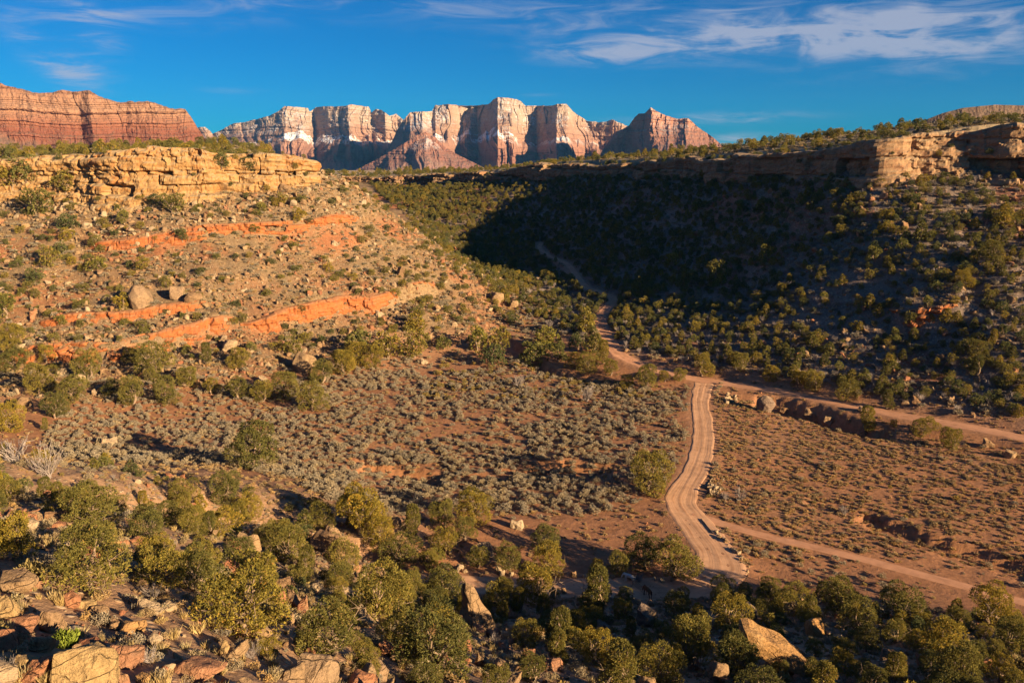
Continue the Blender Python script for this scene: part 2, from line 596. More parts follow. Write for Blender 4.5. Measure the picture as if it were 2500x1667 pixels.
def mesh_np(name, V, F, mats=(), smooth=False, attrs=None, mat_idx=None):
    """V (n,3), F (m,3) or (m,4) arrays -> mesh"""
    me = bpy.data.meshes.new(name)
    V = np.asarray(V, np.float32)
    F = np.asarray(F, np.int32)
    k = F.shape[1]
    me.vertices.add(len(V))
    me.vertices.foreach_set('co', V.ravel())
    me.loops.add(F.size)
    me.loops.foreach_set('vertex_index', F.ravel())
    me.polygons.add(len(F))
    me.polygons.foreach_set('loop_start', np.arange(0, F.size, k, dtype=np.int32))
    me.polygons.foreach_set('loop_total', np.full(len(F), k, np.int32))
    for m in mats:
        me.materials.append(m)
    if mat_idx is not None:
        me.polygons.foreach_set('material_index', np.asarray(mat_idx, np.int32))
    me.polygons.foreach_set('use_smooth', np.full(len(F), smooth, bool))
    me.update(calc_edges=True)
    for nm, arr in (attrs or {}).items():
        arr = np.asarray(arr, np.float32)
        if arr.ndim == 2:
            a = me.attributes.new(nm, 'FLOAT_COLOR', 'POINT')
            a.data.foreach_set('color', np.c_[arr, np.ones(len(arr), np.float32)].astype(np.float32).ravel())
        else:
            a = me.attributes.new(nm, 'FLOAT', 'POINT')
            a.data.foreach_set('value', arr)
    return me


def obj(name, me, parent=None):
    o = bpy.data.objects.new(name, me)
    COL.objects.link(o)
    if parent:
        o.parent = parent
    return o


def grid_faces(nr, nc, flip=False):
    i = np.arange(nr * nc).reshape(nr, nc)
    a, b, c, d = i[:-1, :-1].ravel(), i[:-1, 1:].ravel(), i[1:, 1:].ravel(), i[1:, :-1].ravel()
    return np.stack([a, d, c, b] if flip else [a, b, c, d], 1)


def lerp(a, b, t):
    return np.asarray(a) * (1 - t[:, None]) + np.asarray(b) * t[:, None]


# ---------------------------------------------------------------- materials of the land
def attr_node(nt, name):
    nd = nt.add('ShaderNodeAttribute')
    nd.attribute_name = name
    return nd


def mat_ground():
    m, nt, bs = new_mat('desert_soil')
    base = attr_node(nt, 'soil').outputs['Color']
    rub = attr_node(nt, 'rubble').outputs['Fac']
    pos = nt.add('ShaderNodeNewGeometry').outputs['Position']
    n1 = nt.noise(pos, 0.9, 6, 0.65)
    n2 = nt.noise(pos, 0.16, 4, 0.6)
    n3 = nt.noise(pos, 4.5, 4, 0.6)
    vor = nt.add('ShaderNodeTexVoronoi')
    nt.put(vor.inputs['Vector'], pos)
    vor.inputs['Scale'].default_value = 1.5
    vor.inputs['Randomness'].default_value = 1.0
    stone = nt.smooth(vor.outputs['Distance'], 0.42, 0.20)
    sepc = nt.add('ShaderNodeSeparateColor')
    nt.put(sepc.inputs[0], vor.outputs['Color'])
    stone = nt.math('MULTIPLY', stone, nt.math('MULTIPLY', nt.smooth(sepc.outputs[0], 0.45, 0.55), rub))
    c = nt.mix(1.0, base, nt.ramp(n1, [(0.25, 0.62), (0.5, 1.0), (0.75, 1.32)]), 'MULTIPLY')
    c = nt.mix(1.0, c, nt.ramp(n2, [(0.25, (0.78, 0.74, 0.72)), (0.5, (1, 1, 1)), (0.75, (1.18, 1.12, 1.05))]), 'MULTIPLY')
    c = nt.mix(nt.math('MULTIPLY', nt.smooth(n3, 0.56, 0.70), 0.35), c, (0.16, 0.12, 0.085))
    st = nt.mix(sepc.outputs[1], (0.36, 0.25, 0.15), (0.55, 0.43, 0.29))
    c = nt.mix(nt.math('MULTIPLY', stone, 0.8), c, st)
    nt.put(bs.inputs['Base Color'], c)
    hgt = nt.math('ADD', nt.math('MULTIPLY', n1, 0.8), nt.math('ADD', nt.math('MULTIPLY', n3, 0.3), nt.math('MULTIPLY', stone, 0.8)))
    bump(nt, bs, hgt, 0.7, 0.35)
    return m


def mat_rock(name, c0, c1, c2, zs=0.35, varnish=0.5, scale=1.0, bumpd=0.3, top=None):
    """layered sandstone: strata by height, stains, dark varnish streaks"""
    m, nt, bs = new_mat(name)
    pos = nt.add('ShaderNodeNewGeometry').outputs['Position']
    info = nt.add('ShaderNodeObjectInfo')
    warp = nt.noise(pos, 0.05 * scale, 3, 0.5)
    sp = nt.add('ShaderNodeSeparateXYZ')
    nt.put(sp.inputs[0], pos)
    zz = nt.math('ADD', sp.outputs[2], nt.math('MULTIPLY', warp, 6.0 / scale))
    cz = nt.add('ShaderNodeCombineXYZ')
    nt.put(cz.inputs[2], zz)
    strata = nt.noise(cz.outputs[0], zs * scale, 5, 0.7)
    n1 = nt.noise(pos, 0.11 * scale, 5, 0.6, 0.4)
    n2 = nt.noise(pos, 1.1 * scale, 6, 0.65)
    stre = nt.noise(nt.mapping(pos, (0.55 * scale, 0.55 * scale, 0.05 * scale)), 1.0, 4, 0.6)
    c = nt.mix(nt.smooth(strata, 0.38, 0.62), c0, c1)
    c = nt.mix(nt.math('MULTIPLY', nt.smooth(n1, 0.50, 0.66), 0.75), c, c2)
    c = nt.mix(nt.math('MULTIPLY', nt.smooth(stre, 0.56, 0.74), varnish), c, (0.10, 0.065, 0.05))
    c = nt.mix(1.0, c, nt.ramp(n2, [(0.25, 0.66), (0.5, 1.0), (0.75, 1.25)]), 'MULTIPLY')
    if top is not None:
        nrm = nt.add('ShaderNodeNewGeometry').outputs['Normal']
        s2 = nt.add('ShaderNodeSeparateXYZ')
        nt.put(s2.inputs[0], nrm)
        c = nt.mix(nt.math('MULTIPLY', nt.smooth(s2.outputs[2], 0.45, 0.8), 0.8), c, top)
    nt.put(bs.inputs['Base Color'], c)
    bump(nt, bs, nt.math('ADD', n2, nt.math('MULTIPLY', strata, 0.8)), 0.8, bumpd)
    return m


M_GROUND = mat_ground()
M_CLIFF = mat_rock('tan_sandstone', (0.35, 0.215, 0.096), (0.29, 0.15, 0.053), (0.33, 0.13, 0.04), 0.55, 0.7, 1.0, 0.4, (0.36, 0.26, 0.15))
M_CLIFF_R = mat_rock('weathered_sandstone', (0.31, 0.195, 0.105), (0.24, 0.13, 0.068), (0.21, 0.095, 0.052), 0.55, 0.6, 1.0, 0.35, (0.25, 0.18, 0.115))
M_LEDGE = mat_rock('orange_mudstone', (0.36, 0.125, 0.042), (0.30, 0.095, 0.032), (0.28, 0.095, 0.042), 0.9, 0.12, 1.6, 0.2, (0.36, 0.17, 0.08))

# ---------------------------------------------------------------- the ground sheet round the camera (a fan, finer where nearer)
AP = np.array([0.0, -40.0])
rr = [26.0]
while rr[-1] < 1180:
    rr.append(rr[-1] * (1 + 0.0066))
rr = np.array(rr)
aa = np.radians(np.linspace(-49, 49, 800))
R_, A_ = np.meshgrid(rr, aa, indexing='ij')
GX, GY = AP[0] + R_ * np.sin(A_), AP[1] + R_ * np.cos(A_)
GZ = height(GX, GY)
gx, gy, gz = GX.ravel(), GY.ravel(), GZ.ravel()
gV = np.stack([gx, gy, gz], 1)


def inside_poly(x, y, poly):
    poly = np.asarray(poly, float)
    r = np.zeros(len(x), bool)
    for a, b in zip(poly, np.roll(poly, -1, 0)):
        c = ((a[1] > y) != (b[1] > y))
        r ^= c & (x < (b[0] - a[0]) * (y - a[1]) / (b[1] - a[1] + 1e-12) + a[0])
    return r


# soil colour by kind of ground
PLAIN = (0.320, 0.150, 0.074)
TALUS_L = (0.225, 0.150, 0.082)
RED = (0.310, 0.120, 0.052)
TALUS_R = (0.20, 0.145, 0.11)
FORE = (0.330, 0.195, 0.110)
MESA = (0.400, 0.300, 0.180)
nA = fbm(gx / 14, gy / 14, 4, 101)
nB = fbm(gx / 45, gy / 45, 3, 105)
soil = np.tile(np.array(PLAIN), (len(gx), 1))
hill = sstep(gz + nA * 1.5, 2.0, 6.0)
leftw = sstep(-gx + 0.08 * (gy - 300), 5, 30) * sstep(gy, 170, 200)
rightw = sstep(gx - (-0.30 * (gy - 330) - 10), 0, 30) * sstep(gy, 150, 185)
forew = sstep(gy, 150, 125)
soil = lerp(soil, TALUS_L, np.clip(hill * leftw, 0, 1))
soil = lerp(soil, TALUS_R, np.clip(hill * rightw, 0, 1))
soil = lerp(soil, FORE, np.clip(hill * forew, 0, 1))
# red bands keyed to level on the left hill (bands of mudstone in the slope) and patches on the right
lev = gz + nB * 1.5
redband = (1.3 * np.exp(-((lev - 34.5) / 5.0) ** 2) + np.exp(-((lev - 19) / 5.0) ** 2) * 0.8 + np.exp(-((lev - 9) / 4.0) ** 2) * 0.7) * leftw * hill
soil = lerp(soil, RED, np.clip(redband * sstep(nA, -0.25, 0.25), 0, 1) * 0.9)
redr = sstep(fbm(gx / 30, gy / 30, 3, 140) + 0.5 * np.exp(-((lev - 45) / 6.0) ** 2), 0.25, 0.5) * rightw * hill
soil = lerp(soil, (0.27, 0.105, 0.055), redr * 0.75)
Dr, Ir, Sr = near_line(gx, gy, RIM_L, 60.0)
mesa = sstep(np.where(np.isfinite(Dr), Dr * Sr, np.where(gz > 48, 60, -60)), 5, 8) * sstep(gy, 200, 260)
soil = lerp(soil, MESA, mesa)
soil = lerp(soil, (0.36, 0.19, 0.10), sstep(nB, 0.05, 0.4) * (1 - hill) * 0.8)
for line, hw in ROADS[:2]:
    d, i, s = near_line(gx, gy, line, 12.0)
    soil = lerp(soil, (0.36, 0.185, 0.10), sstep(d, hw + 2.6, hw) * 0.8)
for line, hw, dep in ARROYOS:
    d, i, s = near_line(gx, gy, line, 16.0)
    bank = sstep(d, hw * 1.5, hw * 0.9) * sstep(d, hw * 0.35, hw * 0.8)
    soil = lerp(soil, (0.36, 0.165, 0.07), bank * 0.8 * (0.2 + 0.8 * sstep(vnoise(i / 9.0, i * 0.0, 88 + len(line)), -0.15, 0.35)))
rub = np.clip(hill * np.maximum.reduce([leftw, rightw * 0.8, forew]), 0, 1) * (1 - 0.75 * np.clip(redband, 0, 1)) * (1 - mesa * 0.5)
ground_me = mesh_np('ground', gV, grid_faces(*GX.shape, flip=True), [M_GROUND], True, {'soil': soil, 'rubble': rub})
ground = set_props(obj('ground', ground_me), 'red desert soil of the valley floor and the stony hillsides', 'ground', kind='structure')

# far ground sheet out to the horizon, below everything seen in front
fx = np.array([-9000, -6000, -4000, -1500, 0, 1500, 4000, 6000, 9000.0])
FXg, FYg = np.meshgrid(fx, np.array([-3000, -1500, -400, 500, 1300, 3000, 6000, 9000, 11500.0]), indexing='ij')
fz = np.full(FXg.size, -90.0)
far_me = mesh_np('plain', np.stack([FXg.ravel(), FYg.ravel(), fz], 1), grid_faces(*FXg.shape, flip=True), [M_GROUND], True,
                 {'soil': np.tile((0.22, 0.16, 0.11), (FXg.size, 1)), 'rubble': np.zeros(FXg.size)})
set_props(obj('plain', far_me), 'dusky desert lowland reaching to the horizon below the mountains', 'ground', kind='structure')

# ---------------------------------------------------------------- cliffs
def cliff_mesh(name, line, s, zb, zt, mat, step=0.6, seed=1, batter=0.22, big=3.5, block=1.1, layer_h=2.6, cap=0.9, side=1, ntop=7, topin=12.0, botrun=0.0, fade=0.0, facet=1.0):
    """a blocky, stratified rock face along a plan line; side=+1 when the rock lies left of travel"""
    n = len(line)
    T = np.gradient(line[:, :2], axis=0)
    T /= np.linalg.norm(T, axis=1)[:, None]
    out = np.stack([T[:, 1], -T[:, 0]], 1) * side          # away from the rock
    H = np.maximum(zt - zb, 0.3)
    nt_ = int(max(8, min(60, np.percentile(H, 80) / step)))
    t = np.linspace(0, 1, nt_)
    Sg, Tg = np.meshgrid(s, t, indexing='xy')              # rows: t
    Z = zb[None, :] + H[None, :] * Tg
    wz = Z + 1.2 * fbm(Sg / 26, Z / 40, 2, seed + 3) + 0.5 * fbm(Sg / 6, Z / 9, 2, seed + 4)
    rg = np.random.default_rng(seed)
    bounds = np.cumsum(rg.choice([0.9, 1.6, 2.4, 4.2, 6.0], 400) * layer_h / 2.6) - 60.0
    lay = np.searchsorted(bounds, wz.ravel()).reshape(wz.shape)
    lo_b, hi_b = bounds[lay - 1], bounds[lay]
    fl = np.minimum(wz - lo_b, hi_b - wz)
    thick = hi_b - lo_b
    lo = (hash1(lay.astype(int) + 500, seed) - 0.5) * 1.5
    bw = (4.0 + 9.0 * hash1(lay.astype(int) + 900, seed + 1)) * np.clip(thick / 3.0, 0.6, 1.6)
    sw = Sg + 2.2 * fbm(Sg / 7, Z / 5, 3, seed + 9)
    cell = np.floor(sw / bw + hash1(lay.astype(int) + 40, seed + 2) * 7)
    fc = sw / bw + hash1(lay.astype(int) + 40, seed + 2) * 7 - cell
    rb = _hash(cell.astype(np.int64) + 3000, lay.astype(np.int64) + 500, np.zeros_like(cell, dtype=np.int64), seed)
    bo = (rb - 0.5) * 2 * block + np.where(rb < 0.12, -2.2 * block, 0)
    edge = np.minimum(fc, 1 - fc) * bw
    crack = -0.9 * block * np.exp(-(edge / 0.32) ** 2) * (hash1(cell.astype(int) + 77, seed + 4) > 0.5)
    rnd_edge = -0.35 * np.exp(-(edge / 0.9) ** 2)
    crack = crack + rnd_edge
    seam = -0.75 * np.exp(-(fl / 0.30) ** 2) * (hash1(lay.astype(int) + 33, seed + 6) > 0.3) * sstep(fbm(Sg / 14, Z / 6, 2, seed + 8), -0.35, 0.15) - 0.30 * np.exp(-(fl / 0.8) ** 2)
    fw = sw + 0.8 * fbm(Sg / 2.0, Z / 2.0, 2, seed + 41)
    zi = np.zeros(fw.shape, np.int64)
    fac = (_hash(np.floor(fw / 1.7 + 5 * rb).astype(np.int64) + 700, np.floor(wz / 1.25 + 3 * rb).astype(np.int64) + 700, zi, seed + 42) - 0.5) * 0.75
    fac = fac + (_hash(np.floor(fw / 3.9).astype(np.int64) + 700, np.floor(wz / 3.1 + 9 * rb).astype(np.int64) + 700, zi, seed + 43) - 0.5) * 1.1
    bigw = big * (fbm(Sg / 24, Z / 60, 3, seed + 11)) + big * 0.9 * fbm(Sg / 70, Z / 200, 2, seed + 13)
    col_ = 0.7 * block * ridged(Sg / 7.5, Z / 40, 3, seed + 17)
    det = 0.45 * fbm(Sg / 2.2, Z / 1.8, 4, seed + 19)
    scale_h = np.clip(H / 10.0, 0.3, 1.0)[None, :]
    off = (lo * 0.7 + bo + crack + seam + col_ + fac * facet) * scale_h + bigw * scale_h + det + batter * (1 - Tg) * H[None, :]
    off = off + cap * sstep(Tg, 0.80, 0.86) * scale_h - 0.8 * scale_h * sstep(Tg, 0.95, 1.0)
    if fade:
        k = np.minimum(s - s[0], s[-1] - s) / fade
        off = off - 3.0 * (1 - np.clip(k, 0, 1))[None, :] ** 2
    P = np.empty((nt_ + ntop, n, 3))
    P[:nt_, :, 0] = line[None, :, 0] + out[None, :, 0] * off
    P[:nt_, :, 1] = line[None, :, 1] + out[None, :, 1] * off
    P[:nt_, :, 2] = Z
    for k in range(ntop):
        q = (k + 1) / ntop
        inn = off[-1] - q * (topin + off[-1])
        x = line[:, 0] + out[:, 0] * inn
        y = line[:, 1] + out[:, 1] * inn
        P[nt_ + k, :, 0], P[nt_ + k, :, 1] = x, y
        P[nt_ + k, :, 2] = zt + (0.35 * fbm(x / 3.0, y / 3.0, 3, seed + 29) + 0.2) * (1 - q) - (0.9 * q ** 3 if ntop > 1 else 0)
    return mesh_np(name, P.reshape(-1, 3), grid_faces(nt_ + ntop, n, flip=(side < 0)), [mat], False)


def sub_rim(i0, i1, step):
    L, S = resample(RIM[i0:i1], step)
    return L, S


# left mesa: rim points 1..(corner back)
L, S = sub_rim(1, N_LEFT - 2, 0.5)
T = np.gradient(L[:, :2], axis=0)
T /= np.linalg.norm(T, axis=1)[:, None]
bx, by = L[:, 0] + T[:, 1] * 7, L[:, 1] - T[:, 0] * 7
zb = height(bx, by, False) - 3.0
zt = f_top(L[:, 0], L[:, 1]) + 0.1 + 1.5 * fbm(S / 16, S * 0, 4, 5)
left_cliff = set_props(obj('left_cliff', cliff_mesh('left_cliff', L, S, zb, zt, M_CLIFF, 0.5, 7, 0.30, 3.6, 1.0, 2.4, 0.8)),
                       'layered golden sandstone rim cliff crowned with junipers, lit by the sun', 'cliff', kind='structure')
# canyon head and right rim
L, S = sub_rim(N_LEFT - 3, len(RIM) - 1, 0.8)
T = np.gradient(L[:, :2], axis=0)
T /= np.linalg.norm(T, axis=1)[:, None]
bx, by = L[:, 0] + T[:, 1] * 6, L[:, 1] - T[:, 0] * 6
zb = height(bx, by, False) - 2.5
zt = f_top(L[:, 0], L[:, 1]) - 0.6 + 2.6 * fbm(S / 17, S * 0, 4, 8)
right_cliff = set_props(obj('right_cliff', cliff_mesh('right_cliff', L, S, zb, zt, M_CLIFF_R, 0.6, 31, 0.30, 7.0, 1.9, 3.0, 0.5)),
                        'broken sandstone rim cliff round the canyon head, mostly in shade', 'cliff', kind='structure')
LEDGE_LABELS = ['long orange mudstone ledge low on the sunlit slope above the sage flat', 'short orange mudstone step above the long low ledge',
                'cracked orange mudstone ledge with pillars at the nose of the sunlit hill', 'upper red mudstone band halfway up the sunlit hillside',
                'reddish mudstone outcrop among junipers on the shady slope']
for q, (line, Hh) in enumerate(LEDGES):
    T = np.gradient(line[:, :2], axis=0)
    T /= np.linalg.norm(T, axis=1)[:, None]
    S = np.r_[0, np.cumsum(np.linalg.norm(np.diff(line[:, :2], axis=0), axis=1))]
    line2, S2 = resample(line[::4], 0.45)
    T = np.gradient(line2[:, :2], axis=0)
    T /= np.linalg.norm(T, axis=1)[:, None]
    zb = height(line2[:, 0] + T[:, 1] * 2.4, line2[:, 1] - T[:, 0] * 2.4) - 1.6
    zt = height(line2[:, 0] - T[:, 1] * 2.0, line2[:, 1] + T[:, 0] * 2.0) + 0.1
    zt = np.convolve(np.pad(zt, 10, 'edge'), np.ones(21) / 21, 'valid')
    set_props(obj('ledge', cliff_mesh('ledge', line2, S2, zb, zt, M_LEDGE, 0.4, 51 + q, 0.22, 2.4, 0.9, 3.0, 0.15, 1, 4, 4.0, 0, 10.0, 1.2)),
              LEDGE_LABELS[q], 'ledge', 'mudstone ledges', kind='structure')

# ---------------------------------------------------------------- far mountains
def mat_mountain(name, zcols, snow=0.6, talus=(0.30, 0.17, 0.12), zlo=-60, zhi=600, streak=0.02):
    m, nt, bs = new_mat(name)
    geo = nt.add('ShaderNodeNewGeometry')
    pos, nrm = geo.outputs['Position'], geo.outputs['True Normal']
    sp = nt.add('ShaderNodeSeparateXYZ')
    nt.put(sp.inputs[0], pos)
    sn = nt.add('ShaderNodeSeparateXYZ')
    nt.put(sn.inputs[0], nrm)
    warp = nt.noise(pos, 0.0016, 4, 0.55)
    z = nt.math('ADD', sp.outputs[2], nt.math('MULTIPLY', nt.math('SUBTRACT', warp, 0.5), 0.25 * (zhi - zlo)))
    f = nt.math('DIVIDE', nt.math('SUBTRACT', z, zlo), zhi - zlo)
    c = nt.ramp(f, zcols)
    cz = nt.add('ShaderNodeCombineXYZ')
    nt.put(cz.inputs[2], z)
    strata = nt.noise(cz.outputs[0], 14.0 / (zhi - zlo), 5, 0.7)
    c = nt.mix(1.0, c, nt.ramp(strata, [(0.25, (0.80, 0.76, 0.74)), (0.5, (1, 1, 1)), (0.75, (1.15, 1.14, 1.12))]), 'MULTIPLY')
    stre = nt.noise(nt.mapping(pos, (streak, streak, streak * 0.12)), 1.0, 4, 0.65)
    c = nt.mix(1.0, c, nt.ramp(stre, [(0.3, (0.78, 0.74, 0.72)), (0.52, (1, 1, 1)), (0.75, (1.10, 1.08, 1.06))]), 'MULTIPLY')
    n2 = nt.noise(pos, streak * 1.6, 6, 0.7)
    n3 = nt.noise(pos, streak * 0.35, 4, 0.6)
    if snow > 0.5:
        stain = nt.noise(nt.mapping(pos, (streak * 0.5, streak * 0.5, streak * 0.10)), 1.0, 3, 0.6)
        c = nt.mix(nt.math('MULTIPLY', nt.smooth(stain, 0.52, 0.64), 0.55), c, (0.33, 0.17, 0.11))
    bench = attr_node(nt, 'bench').outputs['Fac']
    tal_f = attr_node(nt, 'talus').outputs['Fac']
    flat = nt.math('MAXIMUM', tal_f, nt.math('MULTIPLY', nt.smooth(sn.outputs[2], 0.62, 0.80), 0.7))
    veg = nt.smooth(n2, 0.46, 0.60)
    tal = nt.mix(nt.math('MULTIPLY', veg, 0.55), talus, (0.12, 0.11, 0.085))
    c = nt.mix(flat, c, tal)
    if snow:
        sz = nt.smooth(f, 0.34, 0.50)
        sm = nt.math('MULTIPLY', nt.math('MULTIPLY', nt.math('MAXIMUM', nt.smooth(bench, 0.7, 1.3), nt.math('MULTIPLY', nt.math('MULTIPLY', nt.smooth(sn.outputs[2], 0.50, 0.68), nt.smooth(f, 0.50, 0.62)), 0.45)), nt.smooth(n2, 0.43, 0.51)), nt.smooth(n3, 0.42, 0.52))
        c = nt.mix(nt.math('MULTIPLY', nt.math('MULTIPLY', sm, sz), snow), c, (0.80, 0.82, 0.86))
    nt.put(bs.inputs['Base Color'], c)
    bump(nt, bs, nt.math('ADD', stre, n2), 1.0, 0.25 / streak)
    return m


def massif(name, skyline, depth, base_z, mat, label, prof, seed=1, du=1.2, nt_=110, flute=1.0, butt=None, back=900.0, mesa_depth=500.0, jag=1.0, shift=0.17, strat=1.0, tiers=(0.40, 0.52)):
    """a mountain wall: skyline at a depth, a stepped profile running down towards the valley, buttresses in two tiers, and a body behind"""
    sk = np.array(skyline, float)
    px = np.arange(sk[0, 0], sk[-1, 0] + du, du)
    py = np.interp(px, sk[:, 0], sk[:, 1])
    py = py + jag * 1.6 * fbm(px / 11.0, px * 0, 5, seed + 2, 0.6)
    Yd = np.interp(px, [d[0] for d in depth], [d[1] for d in depth])
    top = np.array([at_depth(a, b, y) for a, b, y in zip(px, py, Yd)])
    ztop = np.maximum(top[:, 2], base_z + 5)
    mpp = Yd / FPX
    xm = px * mpp.mean()
    H = ztop - base_z
    Hm = H.max()
    pf = np.array(prof, float)
    t = np.linspace(0, 1, nt_)
    tt, XX = np.meshgrid(t, xm, indexing='ij')
    sh = shift * (fbm(XX / (Hm * 0.8), XX * 0, 4, seed + 4, 0.6) + 0.5 * ridged(XX / (Hm * 0.22), XX * 0, 3, seed + 5) - 0.1)
    tw = np.clip(tt + sh * np.sin(np.pi * tt), 0, 1)
    run = np.interp(tw, pf[:, 0], pf[:, 1]) * Hm
    slope = np.gradient(np.interp(np.linspace(0, 1, 400), pf[:, 0], pf[:, 1])) * 400
    bench = np.interp(tw, np.linspace(0, 1, 400), slope)
    hf = np.clip(H / Hm, 0.05, 1)[None, :]
    run = run * (0.35 + 0.65 * hf)
    Z = ztop[None, :] - tt * H[None, :]
    Xw = XX + 0.20 * Hm * fbm(XX / (Hm * 0.7), Z / (Hm * 0.6), 3, seed + 6)
    upper = 1 - sstep(tw, tiers[0] - 0.02, tiers[1])
    lower = sstep(tw, tiers[0], tiers[1] + 0.06)
    tal = sstep(tw, pf[-2, 0] - 0.06, pf[-2, 0] + 0.06)

    def walls(sd_, a, b, c):
        r1 = ridged(Xw / (Hm * 1.0), Z / (Hm * 5), 2, sd_)
        cl = ridged(Xw / (Hm * 0.45), Z / (Hm * 2.0), 2, sd_ + 3)
        cleft = -np.maximum(cl - 0.45, 0) * 2.2
        r2 = ridged(Xw / (Hm * 0.30) + 5, Z / (Hm * 1.6), 2, sd_ + 5)
        z0 = np.zeros(Xw.shape, np.int64)
        f1 = _hash(np.floor(Xw / (Hm * 0.13) + 0.6 * fbm(Z / (Hm * .3), Xw / Hm, 2, sd_ + 11)).astype(np.int64) + 9000, z0, z0, sd_) - 0.5
        f2 = _hash(np.floor(Xw / (Hm * 0.045) + 0.9 * fbm(Z / (Hm * .15), Xw / Hm, 2, sd_ + 12)).astype(np.int64) + 9000, np.floor(Z / (Hm * 0.16) + 3 * f1).astype(np.int64) + 300, z0, sd_ + 1) - 0.5
        return a * r1 + b * (0.35 * r2 + 1.2 * cleft) + c * (1.6 * f1 + 1.1 * f2)
    off = flute * Hm * (upper * walls(seed + 30, 0.10, 0.06, 0.030) + lower * (1 - 0.5 * tal) * walls(seed + 60, 0.20, 0.15, 0.065)
                        + tal * 0.10 * ridged(Xw / (Hm * 0.16), Z / (Hm * 3), 2, seed + 90))
    if butt is not None:
        bp = np.array(butt, float)
        off = off + Hm * np.interp(px, bp[:, 0], bp[:, 1])[None, :] * sstep(tt, 0.0, 0.55)
        off = off + Hm * np.interp(px, bp[:, 0], bp[:, 2])[None, :]
    Zs = Z + 0.05 * Hm * fbm(XX / (Hm * .6), Z / Hm, 2, seed + 21)
    zero = np.zeros(Zs.shape, np.int64)
    led = _hash(np.floor(Zs / (Hm * 0.06)).astype(np.int64) + 400, zero, zero, seed) + 0.5 * _hash(np.floor(Zs / (Hm * 0.024)).astype(np.int64) + 400, zero, zero, seed + 1) - 0.75
    off = off + strat * Hm * 0.042 * led * (1 - tal) + Hm * 0.022 * fbm(XX / (Hm * 0.06), Z / (Hm * 0.06), 4, seed + 25, 0.6)
    run = np.maximum(run + off, -0.25 * Hm)
    nrm_ = np.hypot(top[:, 0], top[:, 1])
    dirx, diry = top[:, 0] / nrm_, top[:, 1] / nrm_
    P = np.empty((nt_ + 4, len(px), 3))
    P[4:, :, 0] = top[None, :, 0] - dirx[None, :] * run
    P[4:, :, 1] = top[None, :, 1] - diry[None, :] * run
    P[4:, :, 2] = Z
    for k, (bk, dz) in enumerate([(back, None), (back * 0.6, -0.35), (mesa_depth * 0.5, -0.03), (mesa_depth * 0.12, -0.005)]):
        P[k, :, 0] = top[:, 0] + dirx * bk
        P[k, :, 1] = top[:, 1] + diry * bk
        P[k, :, 2] = base_z - 20 if dz is None else ztop + dz * H
    bn = np.vstack([np.full((4, len(px)), 9.0), bench])
    tl = np.vstack([np.zeros((4, len(px))), tal])
    me = mesh_np(name, P.reshape(-1, 3), grid_faces(nt_ + 4, len(px), flip=False), [mat], False, {'bench': bn.ravel(), 'talus': tl.ravel()})
    o = set_props(obj(name, me), label, 'mountain', kind='structure')
    return o


WHITE = (0.36, 0.275, 0.21)
CREAM = (0.33, 0.215, 0.15)
PINK = (0.30, 0.165, 0.115)
REDR = (0.23, 0.105, 0.072)
MAR = (0.17, 0.078, 0.062)
M_MT = mat_mountain('pale_tower_rock', [(0.0, MAR), (0.20, REDR), (0.42, PINK), (0.60, CREAM), (0.72, WHITE), (0.90, WHITE), (1.0, (0.45, 0.24, 0.16))], 0.85, (0.27, 0.14, 0.10), -60, 560, 0.016)
M_MT3 = mat_mountain('dark_peak_rock', [(0.0, MAR), (0.4, REDR), (0.85, (0.42, 0.20, 0.12)), (1.0, (0.40, 0.30, 0.25))], 0.35, (0.24, 0.13, 0.10), -60, 420, 0.016)
M_MESA = mat_mountain('red_mesa_rock', [(0.0, (0.19, 0.085, 0.055)), (0.42, (0.20, 0.072, 0.045)), (0.52, (0.26, 0.110, 0.065)), (0.72, (0.31, 0.175, 0.11)), (1.0, (0.28, 0.145, 0.09))], 0.0, (0.22, 0.12, 0.082), 60, 270, 0.05)
M_DOME = mat_mountain('shrubby_hill', [(0.0, (0.17, 0.11, 0.075)), (1.0, (0.18, 0.115, 0.08))], 0.0, (0.18, 0.115, 0.08), 60, 140, 0.12)

sky_left = [(440, 420), (470, 345), (484, 312), (500, 311), (507, 315), (519, 328), (540, 318), (569, 303), (599, 299), (640, 290), (657, 286), (680, 275), (695, 263), (752, 265), (756, 273), (771, 262), (833, 263), (856, 259), (900, 260), (907, 275),
            (917, 267), (932, 269), (951, 284), (967, 278), (982, 290), (990, 300), (1010, 310), (1060, 320), (1120, 345)]
sky_mid = [(930, 400), (965, 330), (984, 298), (1001, 279), (1016, 276), (1040, 276), (1055, 272), (1062, 258), (1093, 257), (1116, 257), (1192, 256), (1205, 245), (1215, 241), (1262, 244), (1273, 248), (1282, 257), (1350, 260), (1383, 257), (1398, 273),
           (1432, 294), (1463, 298), (1478, 298), (1494, 292), (1528, 307), (1560, 312), (1620, 330), (1700, 360)]
sky_right = [(1440, 420), (1475, 360), (1505, 322), (1536, 306), (1551, 284), (1559, 278), (1574, 276), (1589, 263), (1601, 271), (1620, 280), (1650, 290), (1681, 290), (1704, 311), (1727, 326), (1761, 353), (1810, 385), (1850, 405)]
prof_tower = [(0, 0), (0.05, 0.03), (0.38, 0.13), (0.44, 0.27), (0.50, 0.40), (0.55, 0.43), (0.80, 0.56), (1.0, 1.0)]
